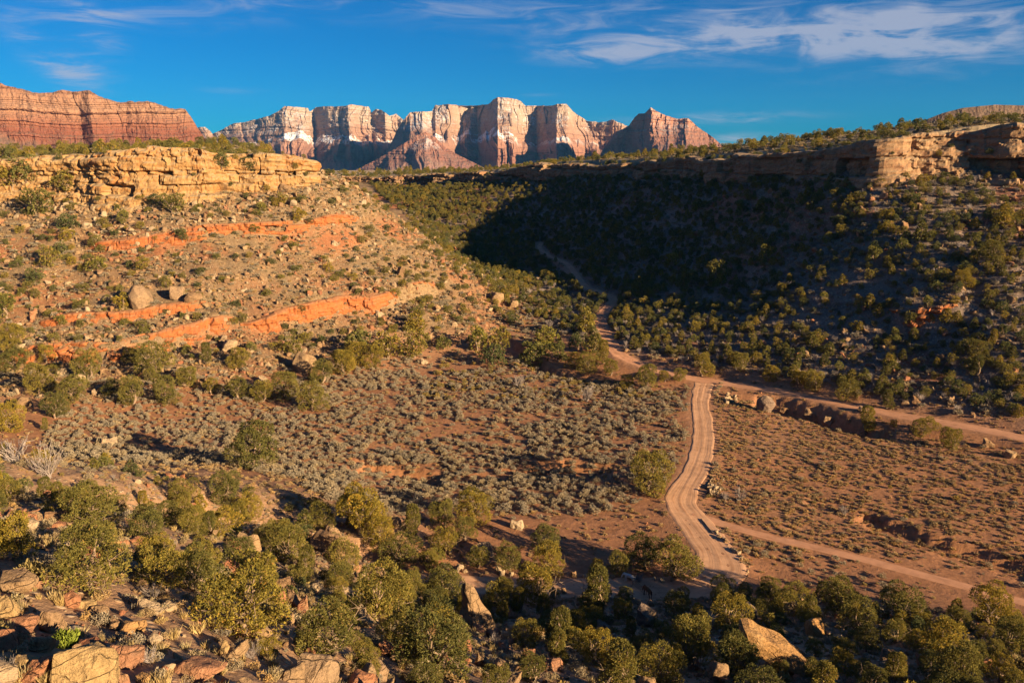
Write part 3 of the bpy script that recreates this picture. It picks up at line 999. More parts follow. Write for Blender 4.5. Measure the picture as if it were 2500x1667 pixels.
massif('tower_range', sky_left, [(440, 7600), (985, 7200), (1120, 7200)], -70, M_MT, 'pale snow-dusted sandstone wall at the far end of the range, red mesa beside it', prof_tower, 3, 0.75, 150, 0.9,
       butt=[(440, .2, 0), (560, .3, 0), (640, .35, .25), (690, .30, .30), (745, .25, .10), (765, .0, -.05), (800, .05, .15), (850, .25, .25), (880, .05, .0), (905, .0, -.1), (940, 0, .1), (970, 0, -.1), (1000, .3, 0), (1120, .5, 0)])
massif('tower_range', sky_mid, [(930, 6300), (1700, 6300)], -70, M_MT, 'tall cream and red rock towers with a small red cap on the skyline', prof_tower, 17, 0.75, 160, 1.0,
       butt=[(930, .55, .15), (990, .75, .25), (1030, .80, .3), (1060, .6, .05), (1095, .25, .1), (1120, .15, -.15), (1165, .1, -.2), (1190, .2, .05), (1215, .45, .25), (1250, .40, .22), (1275, .3, -.02), (1310, .2, -.1),
             (1335, .3, .08), (1360, .45, .25), (1390, .40, .22), (1410, .2, .0), (1430, .15, -.1), (1480, -.1, 0), (1560, -.1, 0), (1700, 0, 0)])
massif('red_peak', sky_right, [(1440, 5200), (1850, 5000)], -70, M_MT3, 'jagged dark red peak at the end of the range, its flank in shade', [(0, 0), (0.35, 0.22), (0.5, 0.34), (0.78, 0.55), (1, 1.0)], 29, 0.9, 110, 1.0,
       butt=[(1440, -.5, -.2), (1540, -.3, -.1), (1590, .15, 0), (1640, .35, 0), (1700, .4, 0), (1760, .2, 0), (1850, .0, 0)])
massif('red_foothill', [(800, 440), (850, 424), (900, 400), (950, 372), (990, 348), (1020, 330), (1040, 322), (1062, 336), (1090, 362), (1130, 384), (1180, 408), (1230, 430)], [(800, 5500), (1230, 5500)], -80, M_MT3,
       'red gullied foothill pyramid below the towers', [(0, 0), (0.12, 0.08), (0.3, 0.32), (0.5, 0.62), (1, 1.5)], 83, 0.9, 80, 0.55, jag=1.2, shift=0.05, tiers=(0.1, 0.3), mesa_depth=60, back=700)
massif('red_foothill', [(1130, 440), (1200, 420), (1260, 402), (1310, 392), (1350, 398), (1400, 388), (1450, 398), (1500, 410), (1560, 430)], [(1130, 5600), (1560, 5600)], -80, M_MT3,
       'low dark rubble slope at the foot of the towers', [(0, 0), (0.2, 0.3), (0.5, 0.8), (1, 2.0)], 91, 0.9, 50, 0.6, jag=1.2, shift=0.05, tiers=(0.1, 0.3), mesa_depth=60, back=700)
massif('red_mesa', [(-420, 190), (-250, 200), (-120, 196), (0, 204), (23, 213), (54, 217), (84, 227), (126, 227), (153, 221), (188, 225), (218, 222), (237, 234), (262, 243), (287, 251), (318, 248), (333, 250), (360, 248), (383, 253), (413, 265), (452, 267),
                    (465, 284), (482, 311), (500, 338), (515, 365), (530, 400)],
       [(-420, 2300), (0, 2350), (420, 2500), (530, 2600)], 30, M_MESA, 'broad red rock mesa with banded cliffs above rubble slopes', [(0, 0), (0.03, 0.05), (0.46, 0.20), (0.54, 0.27), (0.62, 0.36), (1.0, 1.05)], 41, 0.9, 120, 0.40, jag=1.3, shift=0.14, strat=1.5, tiers=(0.46, 0.60),
       butt=[(-420, 0, 0), (100, .05, 0), (190, .0, 0), (215, .12, .05), (300, 0, 0), (430, .1, 0), (470, .2, 0), (530, .2, 0)], mesa_depth=900, back=1500)
massif('brown_hill', [(2120, 345), (2180, 322), (2250, 297), (2300, 277), (2350, 264), (2430, 256), (2500, 258), (2600, 268), (2800, 300), (3000, 350)], [(2120, 820), (3000, 820)], 40, M_DOME,
       'smooth brown shrub-dotted hill rising behind the shady rim', [(0, 0), (0.3, 0.55), (0.7, 1.6), (1, 2.8)], 61, 2.0, 60, 0.05, jag=0.1, shift=0.0, strat=0.0, mesa_depth=300, back=700)

# ---------------------------------------------------------------- roads
def mat_road(name, c0, c1):
    m, nt, bs = new_mat(name)
    uv = attr_node(nt, 'across').outputs['Fac']
    pos = nt.add('ShaderNodeNewGeometry').outputs['Position']
    al = attr_node(nt, 'along').outputs['Fac']
    cv = nt.add('ShaderNodeCombineXYZ')
    nt.put(cv.inputs[0], nt.math('ADD', nt.math('MULTIPLY', uv, 6.0), nt.math('MULTIPLY', nt.noise(pos, 0.09, 2, 0.5), 2.5)))
    nt.put(cv.inputs[1], nt.math('MULTIPLY', al, 0.03))
    rut = nt.noise(cv.outputs[0], 1.0, 4, 0.65)
    n = nt.noise(pos, 0.7, 5, 0.6)
    n2 = nt.noise(pos, 0.12, 3, 0.6)
    c = nt.mix(nt.math('MULTIPLY', nt.smooth(rut, 0.42, 0.68), nt.smooth(nt.noise(pos, 0.25, 3, 0.6), 0.30, 0.62)), c0, c1)
    c = nt.mix(1.0, c, nt.ramp(n, [(0.3, 0.82), (0.5, 1.0), (0.7, 1.12)]), 'MULTIPLY')
    c = nt.mix(1.0, c, nt.ramp(n2, [(0.3, 0.85), (0.5, 1.0), (0.7, 1.1)]), 'MULTIPLY')
    nt.put(bs.inputs['Base Color'], c)
    bump(nt, bs, nt.math('ADD', rut, nt.math('MULTIPLY', n, 0.3)), 0.6, 0.12)
    return m


M_ROAD = mat_road('packed_red_dirt', (0.57, 0.32, 0.18), (0.43, 0.215, 0.11))
M_ROAD2 = mat_road('graded_dirt', (0.52, 0.265, 0.15), (0.40, 0.18, 0.09))


def road(name, pts, widths, mat, label, lift=0.05, nacross=15, ruts=(-0.32, 0.32), extra=None):
    L, S = resample(pts, 0.8)
    T = np.gradient(L[:, :2], axis=0)
    T /= np.linalg.norm(T, axis=1)[:, None]
    N = np.stack([-T[:, 1], T[:, 0]], 1)
    wd = np.interp(S / S[-1], np.linspace(0, 1, len(widths)), widths)
    wl = wd * (1 + 0.16 * fbm(S / 5, S * 0, 4, 3))
    wr = wd * (1 + 0.16 * fbm(S / 5, S * 0 + 9, 4, 4))
    u = np.linspace(-1, 1, nacross)
    P = np.empty((len(L), nacross, 3))
    for k, a in enumerate(u):
        o = a * np.where(a > 0, wl, wr)
        P[:, k, 0] = L[:, 0] + N[:, 0] * o
        P[:, k, 1] = L[:, 1] + N[:, 1] * o
    base = height(P[..., 0], P[..., 1])
    edge = np.abs(u)[None, :]
    z = base + lift
    for r0 in ruts:
        z = z - 0.05 * np.exp(-((u[None, :] - r0) / 0.10) ** 2)
    z = np.where(edge > 0.93, base - 0.05, z) + 0.06 * (edge > 0.80) * (edge < 0.93)
    P[..., 2] = z
    me = mesh_np(name, P.reshape(-1, 3), grid_faces(len(L), nacross, flip=True), [mat], True,
                 {'across': np.repeat(u[None, :], len(L), 0).ravel(), 'along': np.repeat(S[:, None], nacross, 1).ravel()})
    return set_props(obj(name, me), label, 'road', kind='structure')


road('dirt_road', ROAD_MAIN, [2.2, 2.3, 2.6, 3.0, 4.4, 4.0, 3.3, 2.9, 2.7, 2.6, 2.6, 2.9], M_ROAD, 'winding pale dirt road with wheel ruts crossing the sage flat')
road('side_road', ROAD_CROSS, [2.5, 2.5, 2.5, 2.7, 2.8, 2.3, 1.9, 1.5, 1.3, 1.2], M_ROAD2, 'red dirt side road running along the foot of the shady slope', 0.09)
road('track', TRACK, [1.3, 1.3, 1.3], M_ROAD2, 'faint two-rut track across the bare red flat', 0.04, 11, (-0.55, 0.55))

# ---------------------------------------------------------------- plant and rock materials
def mat_leaf(name, dark, light, tip, transl=0.25, var=0.25):
    m, nt, bs = new_mat(name)
    tone = attr_node(nt, 'tone').outputs['Fac']
    rnd = nt.add('ShaderNodeObjectInfo').outputs['Random']
    c = nt.mix(tone, dark, light)
    c = nt.mix(nt.math('MULTIPLY', nt.smooth(tone, 0.93, 0.97), 0.8), c, tip)
    c = nt.mix(1.0, c, nt.ramp(rnd, [(0.0, (1 - var, 1 - var * 0.8, 1 - var * 0.4)), (0.5, (1, 1, 1)), (1.0, (1 + var, 1 + var * 0.6, 1 - var * 0.5))]), 'MULTIPLY')
    nt.put(bs.inputs['Base Color'], c)
    bs.inputs['Roughness'].default_value = 0.75
    tr = nt.add('ShaderNodeBsdfTranslucent')
    nt.put(tr.inputs[0], c)
    mx = nt.add('ShaderNodeMixShader')
    mx.inputs[0].default_value = transl
    nt.l.new(bs.outputs[0], mx.inputs[1])
    nt.l.new(tr.outputs[0], mx.inputs[2])
    nt.l.new(mx.outputs[0], nt.n['Material Output'].inputs[0])
    return m


def mat_plain(name, c, var=0.2, noise=3.0):
    m, nt, bs = new_mat(name)
    rnd = nt.add('ShaderNodeObjectInfo').outputs['Random']
    tcn = nt.add('ShaderNodeTexCoord').outputs['Object']
    n = nt.noise(tcn, noise, 4, 0.6)
    k = nt.mix(1.0, c, nt.ramp(rnd, [(0, 1 - var), (1, 1 + var)]), 'MULTIPLY')
    k = nt.mix(1.0, k, nt.ramp(n, [(0.3, 0.7), (0.7, 1.25)]), 'MULTIPLY')
    nt.put(bs.inputs['Base Color'], k)
    return m


def mat_boulder(name, cols, varn=(0.13, 0.085, 0.06)):
    m, nt, bs = new_mat(name)
    rnd = nt.add('ShaderNodeObjectInfo').outputs['Random']
    tcn = nt.add('ShaderNodeTexCoord').outputs['Object']
    geo = nt.add('ShaderNodeNewGeometry')
    pos = geo.outputs['Position']
    off = nt.add('ShaderNodeCombineXYZ')
    nt.put(off.inputs[0], nt.math('MULTIPLY', rnd, 57.0))
    pv = nt.vmath('ADD', pos, off.outputs[0])
    n1 = nt.noise(pv, 0.55, 5, 0.65, 0.1)
    n2 = nt.noise(pv, 4.0, 5, 0.7)
    stops = [(i / (len(cols) - 1), c) for i, c in enumerate(cols)]
    base = nt.ramp(rnd, stops)
    c = nt.mix(nt.math('MULTIPLY', nt.smooth(n1, 0.52, 0.68), 0.5), base, varn)
    c = nt.mix(nt.math('MULTIPLY', nt.smooth(n1, 0.46, 0.30), 0.4), c, (0.40, 0.27, 0.14))
    vo = nt.add('ShaderNodeTexVoronoi')
    vo.feature = 'DISTANCE_TO_EDGE'
    nt.put(vo.inputs['Vector'], nt.mapping(nt.mix(0.25, pv, nt.noise(pv, 1.5, 3, 0.6), 'ADD'), (0.7, 0.7, 1.3)))
    vo.inputs['Scale'].default_value = 1.0
    crackm = nt.math('MULTIPLY', nt.smooth(vo.outputs['Distance'], 0.022, 0.0), nt.smooth(n1, 0.40, 0.55))
    c = nt.mix(1.0, c, nt.ramp(n2, [(0.25, 0.55), (0.5, 1.0), (0.75, 1.25)]), 'MULTIPLY')
    c = nt.mix(nt.math('MULTIPLY', crackm, 0.22), c, (0.09, 0.06, 0.045))
    nt.put(bs.inputs['Base Color'], c)
    bed = nt.noise(nt.mapping(pv, (0.5, 0.5, 3.5)), 1.0, 4, 0.6)
    bump(nt, bs, nt.math('SUBTRACT', nt.math('ADD', n2, nt.math('ADD', bed, n1)), nt.math('MULTIPLY', crackm, 0.7)), 1.0, 0.22)
    return m


M_JUN = mat_leaf('juniper_foliage', (0.105, 0.096, 0.024), (0.35, 0.278, 0.060), (0.36, 0.19, 0.06), 0.28, 0.38)
M_JUN_G = mat_leaf('pinyon_foliage', (0.082, 0.092, 0.030), (0.255, 0.230, 0.066), (0.28, 0.21, 0.07), 0.28, 0.38)
M_SAGE = mat_leaf('sagebrush_foliage', (0.22, 0.175, 0.118), (0.44, 0.355, 0.24), (0.46, 0.37, 0.24), 0.15, 0.15)
M_RABBIT = mat_leaf('rabbitbrush_foliage', (0.18, 0.135, 0.050), (0.40, 0.285, 0.095), (0.46, 0.34, 0.12), 0.2, 0.2)
M_SCRUB = mat_leaf('dry_scrub', (0.24, 0.155, 0.080), (0.50, 0.35, 0.175), (0.52, 0.38, 0.2), 0.15, 0.25)
M_GRASS = mat_leaf('dry_bunchgrass', (0.34, 0.245, 0.11), (0.58, 0.44, 0.21), (0.6, 0.48, 0.26), 0.3, 0.15)
M_GREEN = mat_leaf('green_ephedra', (0.13, 0.17, 0.02), (0.30, 0.34, 0.05), (0.35, 0.38, 0.06), 0.25, 0.1)
M_TWIG = mat_plain('bare_grey_twigs', (0.30, 0.245, 0.215), 0.2)
M_BARK = mat_plain('juniper_bark', (0.24, 0.165, 0.11), 0.2, 6.0)
M_ROCK = mat_boulder('tan_boulder', [(0.20, 0.115, 0.06), (0.29, 0.18, 0.095), (0.32, 0.205, 0.108), (0.27, 0.145, 0.068), (0.31, 0.22, 0.138)])
M_ROCK_RED = mat_boulder('red_boulder', [(0.28, 0.115, 0.06), (0.36, 0.155, 0.075), (0.32, 0.16, 0.09)])
M_ROCK_YEL = mat_boulder('yellow_boulder', [(0.36, 0.235, 0.105), (0.38, 0.245, 0.11)], (0.27, 0.17, 0.085))
M_ROCK_PALE = mat_boulder('pale_stone', [(0.36, 0.25, 0.145), (0.41, 0.30, 0.19)], (0.36, 0.23, 0.12))
M_ROCK_DARK = mat_boulder('dark_boulder', [(0.17, 0.12, 0.09), (0.24, 0.16, 0.11)])
M_ROCK_OR = mat_boulder('orange_boulder', [(0.36, 0.19, 0.07), (0.39, 0.22, 0.09)], (0.20, 0.115, 0.065))

RNG = np.random.default_rng(20)


# ---------------------------------------------------------------- plant meshes
def unit(v):
    return v / np.maximum(np.linalg.norm(v, axis=-1, keepdims=True), 1e-9)


def kites(base, axis, length, width, rng, blades=3, spread=0.55, tone=None):
    """leaf sprays: each tuft is a few flat diamond blades fanning out from a point"""
    n = len(base)
    B = np.repeat(base, blades, 0)
    A = unit(np.repeat(axis, blades, 0) + rng.normal(0, spread, (n * blades, 3)))
    Ls = np.repeat(length, blades) * rng.uniform(0.7, 1.2, n * blades)
    Ws = np.repeat(width, blades) * rng.uniform(0.7, 1.2, n * blades)
    side = unit(np.cross(A, rng.normal(0, 1, A.shape)))
    V = np.empty((n * blades, 4, 3))
    V[:, 0] = B - A * (0.15 * Ls)[:, None]
    V[:, 1] = B + A * (0.45 * Ls)[:, None] + side * (0.5 * Ws)[:, None]
    V[:, 2] = B + A * Ls[:, None]
    V[:, 3] = B + A * (0.45 * Ls)[:, None] - side * (0.5 * Ws)[:, None]
    F = np.arange(n * blades * 4).reshape(-1, 4)
    if tone is None:
        tone = rng.random(n)
    tn = np.repeat(np.clip(np.repeat(tone, blades) + rng.normal(0, 0.10, n * blades), 0, 1), 4)
    return V.reshape(-1, 3), F, tn


def tubes(paths, sides=5):
    """tapered tubes: list of (points (k,3), radii (k,))"""
    Vs, Fs, o = [], [], 0
    for P, R in paths:
        P, R = np.asarray(P, float), np.asarray(R, float)
        T = unit(np.gradient(P, axis=0))
        ref = np.where(np.abs(T[:, 2:3]) > 0.9, [[1.0, 0, 0]], [[0, 0, 1.0]])
        U = unit(np.cross(T, ref))
        W = np.cross(T, U)
        an = np.linspace(0, 2 * np.pi, sides, endpoint=False)
        ring = P[:, None, :] + R[:, None, None] * (U[:, None, :] * np.cos(an)[None, :, None] + W[:, None, :] * np.sin(an)[None, :, None])
        Vs.append(ring.reshape(-1, 3))
        k = len(P)
        i = np.arange(k * sides).reshape(k, sides) + o
        a, b = i[:-1], np.roll(i[:-1], -1, 1)
        c, d = np.roll(i[1:], -1, 1), i[1:]
        Fs.append(np.stack([a.ravel(), b.ravel(), c.ravel(), d.ravel()], 1))
        o += k * sides
    return np.vstack(Vs), np.vstack(Fs)


def wobble_path(p0, p1, n, amp, rng):
    t = np.linspace(0, 1, n)[:, None]
    P = np.asarray(p0) * (1 - t) + np.asarray(p1) * t
    P[1:-1] += rng.normal(0, amp, (n - 2, 3))
    return P


def make_juniper(seed, W, H, ntuft, leaf, lobes=16, shape='round', bare=0):
    rng = np.random.default_rng(seed)
    C, R = [], []
    for k in range(lobes):
        a = rng.uniform(0, 2 * np.pi)
        z = rng.uniform(0.14, 0.86)
        if shape == 'round':
            prof = math.sqrt(max(0.05, 1 - ((z - 0.42) / 0.62) ** 2))
        elif shape == 'tall':
            prof = 1.05 - z * 0.85
        else:
            prof = 0.65 + 0.5 * math.sin(z * 3.1)
        rad = (W / 2) * prof * rng.uniform(0.25, 0.72)
        C.append([math.cos(a) * rad, math.sin(a) * rad, z * H])
        R.append(W * rng.uniform(0.11, 0.27) * (1.05 - 0.35 * z))
    C.append([0, 0, 0.5 * H])
    R.append(W * 0.27)
    C, R = np.array(C), np.array(R)
    pick = rng.choice(len(C), ntuft * 2, p=R ** 2 / (R ** 2).sum())
    d = unit(rng.normal(0, 1, (ntuft * 2, 3)) + np.array([0, 0, 0.25]))
    r = rng.uniform(0.70, 1.06, ntuft * 2)
    squash = np.array([1, 1, 0.9])
    P = C[pick] + d * (R[pick] * r)[:, None] * squash
    # drop tufts buried in other lobes
    dist = np.linalg.norm(P[:, None, :] - C[None], axis=2) / R[None]
    dist[np.arange(len(P)), pick] = 9
    keep = (dist.min(1) > 0.72) & (P[:, 2] > 0.03 * H)
    P, d, pk = P[keep][:ntuft], d[keep][:ntuft], pick[keep][:ntuft]
    tone = np.clip(0.45 + 0.35 * rng.normal(0, 1, len(C))[pk] * 0.5 + rng.normal(0, 0.2, len(P)), 0, 0.92)
    tone = np.where(rng.random(len(P)) < 0.025, 1.0, tone)
    ax = unit(d * 0.8 + np.array([0, 0, 0.45]))
    V, F, tn = kites(P, ax, np.full(len(P), leaf) * rng.uniform(0.8, 1.3, len(P)), np.full(len(P), leaf * 0.46), rng, 3, 0.5, tone)
    mat = M_JUN if seed % 3 else M_JUN_G
    crown = mesh_np('juniper_crown', V, F, [mat], False, {'tone': tn})
    paths = []
    lean = rng.normal(0, 0.08, 2) * H
    top = np.array([lean[0], lean[1], 0.42 * H])
    paths.append((wobble_path([0, 0, -0.35], top, 6, 0.03 * H, rng), np.linspace(0.055, 0.032, 6) * H))
    for k in rng.permutation(len(C))[:7]:
        s = top * rng.uniform(0.35, 0.9)
        paths.append((wobble_path(s, C[k] * 0.97, 5, 0.03 * H, rng), np.linspace(0.028, 0.010, 5) * H))
    for k in range(bare):
        a = rng.uniform(0, 2 * np.pi)
        e = np.array([math.cos(a) * W * rng.uniform(.42, .62), math.sin(a) * W * rng.uniform(.42, .62), H * rng.uniform(0.10, 0.75)])
        s = top * rng.uniform(0.2, 0.9)
        main = wobble_path(s, e, 6, 0.035 * H, rng)
        paths.append((main, np.linspace(0.014, 0.003, 6) * H))
        for q in range(3):
            b = main[rng.integers(2, 5)]
            paths.append((wobble_path(b, b + rng.normal(0, 0.10, 3) * H, 4, 0.015 * H, rng), np.linspace(0.006, 0.0018, 4) * H))
    Vt, Ft = tubes(paths, 5)
    trunk = mesh_np('juniper_trunk', Vt, Ft, [M_BARK], True)
    return trunk, crown, W, H


def join_meshes(name, metas, mats):
    """[(V,F,matidx,tone)] -> mesh"""
    V = np.vstack([m[0] for m in metas])
    o, F, mi = 0, [], []
    for m in metas:
        F.append(m[1] + o)
        mi.append(np.full(len(m[1]), m[2]))
        o += len(m[0])
    tone = np.concatenate([m[3] for m in metas])
    return mesh_np(name, V, np.vstack(F), mats, False, {'tone': tone}, np.concatenate(mi))


def mesh_arrays(me):
    V = np.empty(len(me.vertices) * 3, np.float32)
    me.vertices.foreach_get('co', V)
    F = np.empty(len(me.loops), np.int32)
    me.loops.foreach_get('vertex_index', F)
    if 'tone' in me.attributes:
        t = np.empty(len(me.vertices), np.float32)
        me.attributes['tone'].data.foreach_get('value', t)
    else:
        t = np.zeros(len(me.vertices), np.float32)
    return V.reshape(-1, 3), F.reshape(-1, 4), t


JUN_HI = [make_juniper(1, 3.9, 3.3, 4300, 0.110, 22, 'round', 6), make_juniper(2, 3.7, 3.5, 4300, 0.110, 24, 'round', 3), make_juniper(4, 4.2, 3.1, 4300, 0.112, 24, 'spread', 9),
          make_juniper(5, 3.0, 3.9, 4000, 0.108, 22, 'tall', 2), make_juniper(7, 3.6, 3.4, 4200, 0.110, 20, 'round', 4), make_juniper(10, 4.0, 3.3, 4300, 0.112, 26, 'spread', 5)]
JUN_LO = [make_juniper(21, 3.8, 3.2, 620, 0.27, 14, 'round', 0), make_juniper(22, 3.6, 3.4, 620, 0.27, 16, 'round', 1), make_juniper(24, 4.0, 3.0, 640, 0.27, 16, 'spread', 2),
          make_juniper(25, 2.9, 3.9, 560, 0.27, 14, 'tall', 0), make_juniper(27, 3.5, 3.4, 600, 0.27, 13, 'round', 0), make_juniper(28, 3.9, 3.1, 640, 0.27, 17, 'spread', 1)]
JUN_JOIN = []
for tr_, cr_, W_, H_ in JUN_LO:
    a, b = mesh_arrays(tr_), mesh_arrays(cr_)
    JUN_JOIN.append((join_meshes('juniper', [(a[0], a[1], 1, a[2]), (b[0], b[1], 0, b[2])], [cr_.materials[0], M_BARK]), W_, H_))


def make_bush(seed, W, H, n, leaf, mat, name, blades=3, upright=0.5, spread=0.45):
    rng = np.random.default_rng(seed)
    k = 9
    C = np.c_[rng.uniform(-0.34, 0.34, (k, 2)) * W, rng.uniform(0.12, 0.45, k) * H]
    R = rng.uniform(0.20, 0.32, k) * W
    pick = rng.integers(0, k, n)
    d = rng.normal(0, 1, (n, 3))
    d[:, 2] = np.abs(d[:, 2]) * 0.9
    d = unit(d)
    P = C[pick] + d * (R[pick] * rng.uniform(0.55, 1.05, n))[:, None]
    P[:, 2] = np.clip(P[:, 2] * H / (H * 0.45 + 0.3 * W), 0.02, None)
    tone = np.clip(rng.normal(0.5, 0.22, n) + 0.25 * (P[:, 2] / H - 0.5), 0, 0.95)
    V, F, tn = kites(P, unit(d + np.array([0, 0, upright])), np.full(n, leaf) * rng.uniform(0.7, 1.3, n), np.full(n, leaf * 0.45), rng, blades, spread, tone)
    return mesh_np(name, V, F, [mat], False, {'tone': tn}), W, H


SAGE = [make_bush(40 + i, 1.15, 0.85, 170, 0.17, M_SAGE, 'sagebrush') for i in range(5)]
SAGE_HI = [make_bush(50 + i, 1.15, 0.85, 620, 0.085, M_SAGE, 'sagebrush', 3, 0.9) for i in range(5)]
SCRUB_HI = [make_bush(75 + i, 0.75, 0.42, 260, 0.075, [M_SCRUB, M_SAGE, M_GRASS][i % 3], 'near_scrub', 3, 1.0) for i in range(4)]
RABBIT = [make_bush(60 + i, 1.1, 0.80, 130, 0.24, M_RABBIT, 'rabbitbrush', 3, 1.0) for i in range(3)]
SCRUB = [make_bush(70 + i, 0.75, 0.42, 60, 0.20, M_SCRUB, 'dry_scrub') for i in range(4)]
EPHEDRA = [make_bush(80, 0.8, 0.5, 260, 0.20, M_GREEN, 'green_shrub', 4, 1.4, 0.3)]


def make_grass(seed, W, H, n):
    rng = np.random.default_rng(seed)
    b = np.c_[rng.normal(0, 0.10, (n, 2)) * W, np.zeros(n)]
    ax = unit(np.c_[rng.normal(0, 0.42, (n, 2)), np.ones(n)])
    V, F, tn = kites(b, ax, rng.uniform(0.55, 1.1, n) * H, np.full(n, 0.035), rng, 1, 0.1)
    return mesh_np('bunchgrass', V, F, [M_GRASS], False, {'tone': tn}), W, H


GRASS = [make_grass(90 + i, 0.8, 0.55, 130) for i in range(3)]


def make_twigs(seed, W, H, n, thick=0.012):
    rng = np.random.default_rng(seed)
    paths = []
    for k in range(n):
        a = rng.uniform(0, 2 * np.pi)
        e = np.array([math.cos(a) * W * .5 * rng.uniform(.2, 1), math.sin(a) * W * .5 * rng.uniform(.2, 1), H * rng.uniform(.55, 1.05)])
        m = wobble_path([rng.normal(0, .04) * W, rng.normal(0, .04) * W, -0.05], e, 5, 0.035 * H, rng)
        paths.append((m, np.linspace(thick, thick * .35, 5)))
        for q in range(3):
            b = m[rng.integers(1, 4)]
            g = b + (e - b) * rng.uniform(.5, .9) + rng.normal(0, .13, 3) * H
            paths.append((wobble_path(b, g, 4, .02 * H, rng), np.linspace(thick * .6, thick * .22, 4)))
    V, F = tubes(paths, 3)
    return mesh_np('bare_shrub', V, F, [M_TWIG], False), W, H


TWIG_HI = [make_twigs(100 + i, 1.6, 1.3, 26, 0.014) for i in range(3)]
TWIG_LO = [make_twigs(110 + i, 2.2, 1.7, 24, 0.035) for i in range(3)]


def make_rock(seed, dims=(1, 1, 0.7), n=16, sub=2, rough=0.06, bev=0.05, form=None):
    """angular broken block: hull of random points, bevelled, subdivided and roughened; about 1 m wide"""
    rng = np.random.default_rng(seed)
    bm = bmesh.new()
    pts = rng.uniform(-0.5, 0.5, (n, 3))
    pts = pts / (np.maximum(np.abs(pts).max(1, keepdims=True), 0.3) * 2) * rng.uniform(0.75, 1.0, (n, 1))
    if form == 'pyramid':
        an = np.sort(rng.uniform(0, 6.28, 7))
        pts = np.vstack([np.c_[np.cos(an) * .5, np.sin(an) * .45, rng.uniform(-.5, -.42, 7)], np.c_[np.cos(an) * .36, np.sin(an) * .32, rng.uniform(-.25, 0.0, 7)], [[-.06, .02, .5], [.06, -.05, .44]]])
    if form == 'round':
        pts = unit(rng.normal(0, 1, (46, 3))) * 0.5 * rng.uniform(.93, 1.05, (46, 1))
    if form == 'slab':
        pts = np.vstack([pts, [[-.5, -.3, .36], [-.46, .3, .42], [.5, .25, -.42], [.5, -.25, -.45], [.42, .2, -.15], [-.5, .1, -.2]]])
        pts = pts * np.array([1, .8, .55]) + np.outer(-pts[:, 0], [0, 0, .55])
    for p in pts:
        bm.verts.new(p * np.array(dims))
    r = bmesh.ops.convex_hull(bm, input=bm.verts)
    bmesh.ops.delete(bm, geom=[v for v in bm.verts if not v.link_faces], context='VERTS')
    bmesh.ops.dissolve_limit(bm, angle_limit=math.radians(12), verts=bm.verts, edges=bm.edges)
    bmesh.ops.bevel(bm, geom=list(bm.edges), offset=bev, segments=1, affect='EDGES', profile=0.6)
    bmesh.ops.triangulate(bm, faces=bm.faces)
    for _ in range(sub):
        bmesh.ops.subdivide_edges(bm, edges=[e for e in bm.edges if e.calc_length() > 0.16], cuts=1, use_grid_fill=False)
        bmesh.ops.triangulate(bm, faces=bm.faces)
    bm.normal_update()
    P = np.array([v.co[:] for v in bm.verts])
    Nn = np.array([v.normal[:] for v in bm.verts])
    dsp = rough * fbm(P[:, 0] * 3 + seed, P[:, 1] * 3, 3, seed, z=P[:, 2] * 3) + rough * 0.6 * np.round(fbm(P[:, 0] * 1.2, P[:, 1] * 1.2, 2, seed + 5, z=P[:, 2] * 5) * 3) / 3
    P = P + Nn * dsp[:, None]
    for v, p in zip(bm.verts, P):
        v.co = p
    zmin = P[:, 2].min()
    for v in bm.verts:
        v.co.z -= zmin * 0.72          # sunk a little below its origin
    me = bpy.data.meshes.new('boulder')
    bm.to_mesh(me)
    bm.free()
    me.materials.append(M_ROCK)
    return me


ROCK_HI = [make_rock(200 + i, d, 18, 4, 0.085, 0.018) for i, d in enumerate([(1, .9, .75), (1, .8, .62), (1.0, .9, .95), (1.05, .75, .45), (1, 1, .8), (.95, .8, .7)])]
ROCK_HI += [make_rock(206, (1, .9, .9), 15, 4, 0.06, 0.02, 'pyramid'), make_rock(207, (1.05, .8, .75), 15, 4, 0.06, 0.02, 'slab'), make_rock(208, (1, .95, 1.0), 15, 3, 0.05, 0.02, 'round')]
ROCK_LO = [make_rock(220 + i, d, 12, 0, 0.05, 0.06) for i, d in enumerate([(1, .9, .7), (1, .75, .5), (1, .9, .85), (1.1, .7, .4), (1, 1, .7), (.9, .8, .6)])]


def rock_variants(base, mat):
    out = []
    for me in base:
        c = me.copy()
        c.materials.clear()
        c.materials.append(mat)
        out.append(c)
    return out


RK = {'tan': ROCK_HI, 'red': rock_variants(ROCK_HI, M_ROCK_RED), 'yellow': rock_variants(ROCK_HI, M_ROCK_YEL), 'pale': rock_variants(ROCK_HI, M_ROCK_PALE),
      'dark': rock_variants(ROCK_HI, M_ROCK_DARK), 'orange': rock_variants(ROCK_HI, M_ROCK_OR)}
RKL = {'tan': ROCK_LO, 'red': rock_variants(ROCK_LO, M_ROCK_RED), 'pale': rock_variants(ROCK_LO, M_ROCK_PALE)}

# ---------------------------------------------------------------- finding the ground under a pixel or a plan point
dg = bpy.context.evaluated_depsgraph_get()
TREES_BVH = [BVHTree.FromObject(ground, dg)]
CLIFF_BVH = [BVHTree.FromObject(o, dg) for o in COL.objects if o.type == 'MESH' and o.name.split('.')[0] in ('left_cliff', 'right_cliff', 'ledge')]
ROAD_BVH = [BVHTree.FromObject(o, dg) for o in COL.objects if o.name.split('.')[0] in ('dirt_road', 'side_road')]
ORG = Vector((0, 0, CAMZ))


def hit_px(px, py):
    d = Vector(ray(px, py)).normalized()
    best = None
    for t in TREES_BVH + CLIFF_BVH:
        p, n, i, dist = t.ray_cast(ORG, d, 3000)
        if p is not None and (best is None or dist < best[0]):
            best = (dist, p)
    return best[1] if best else None


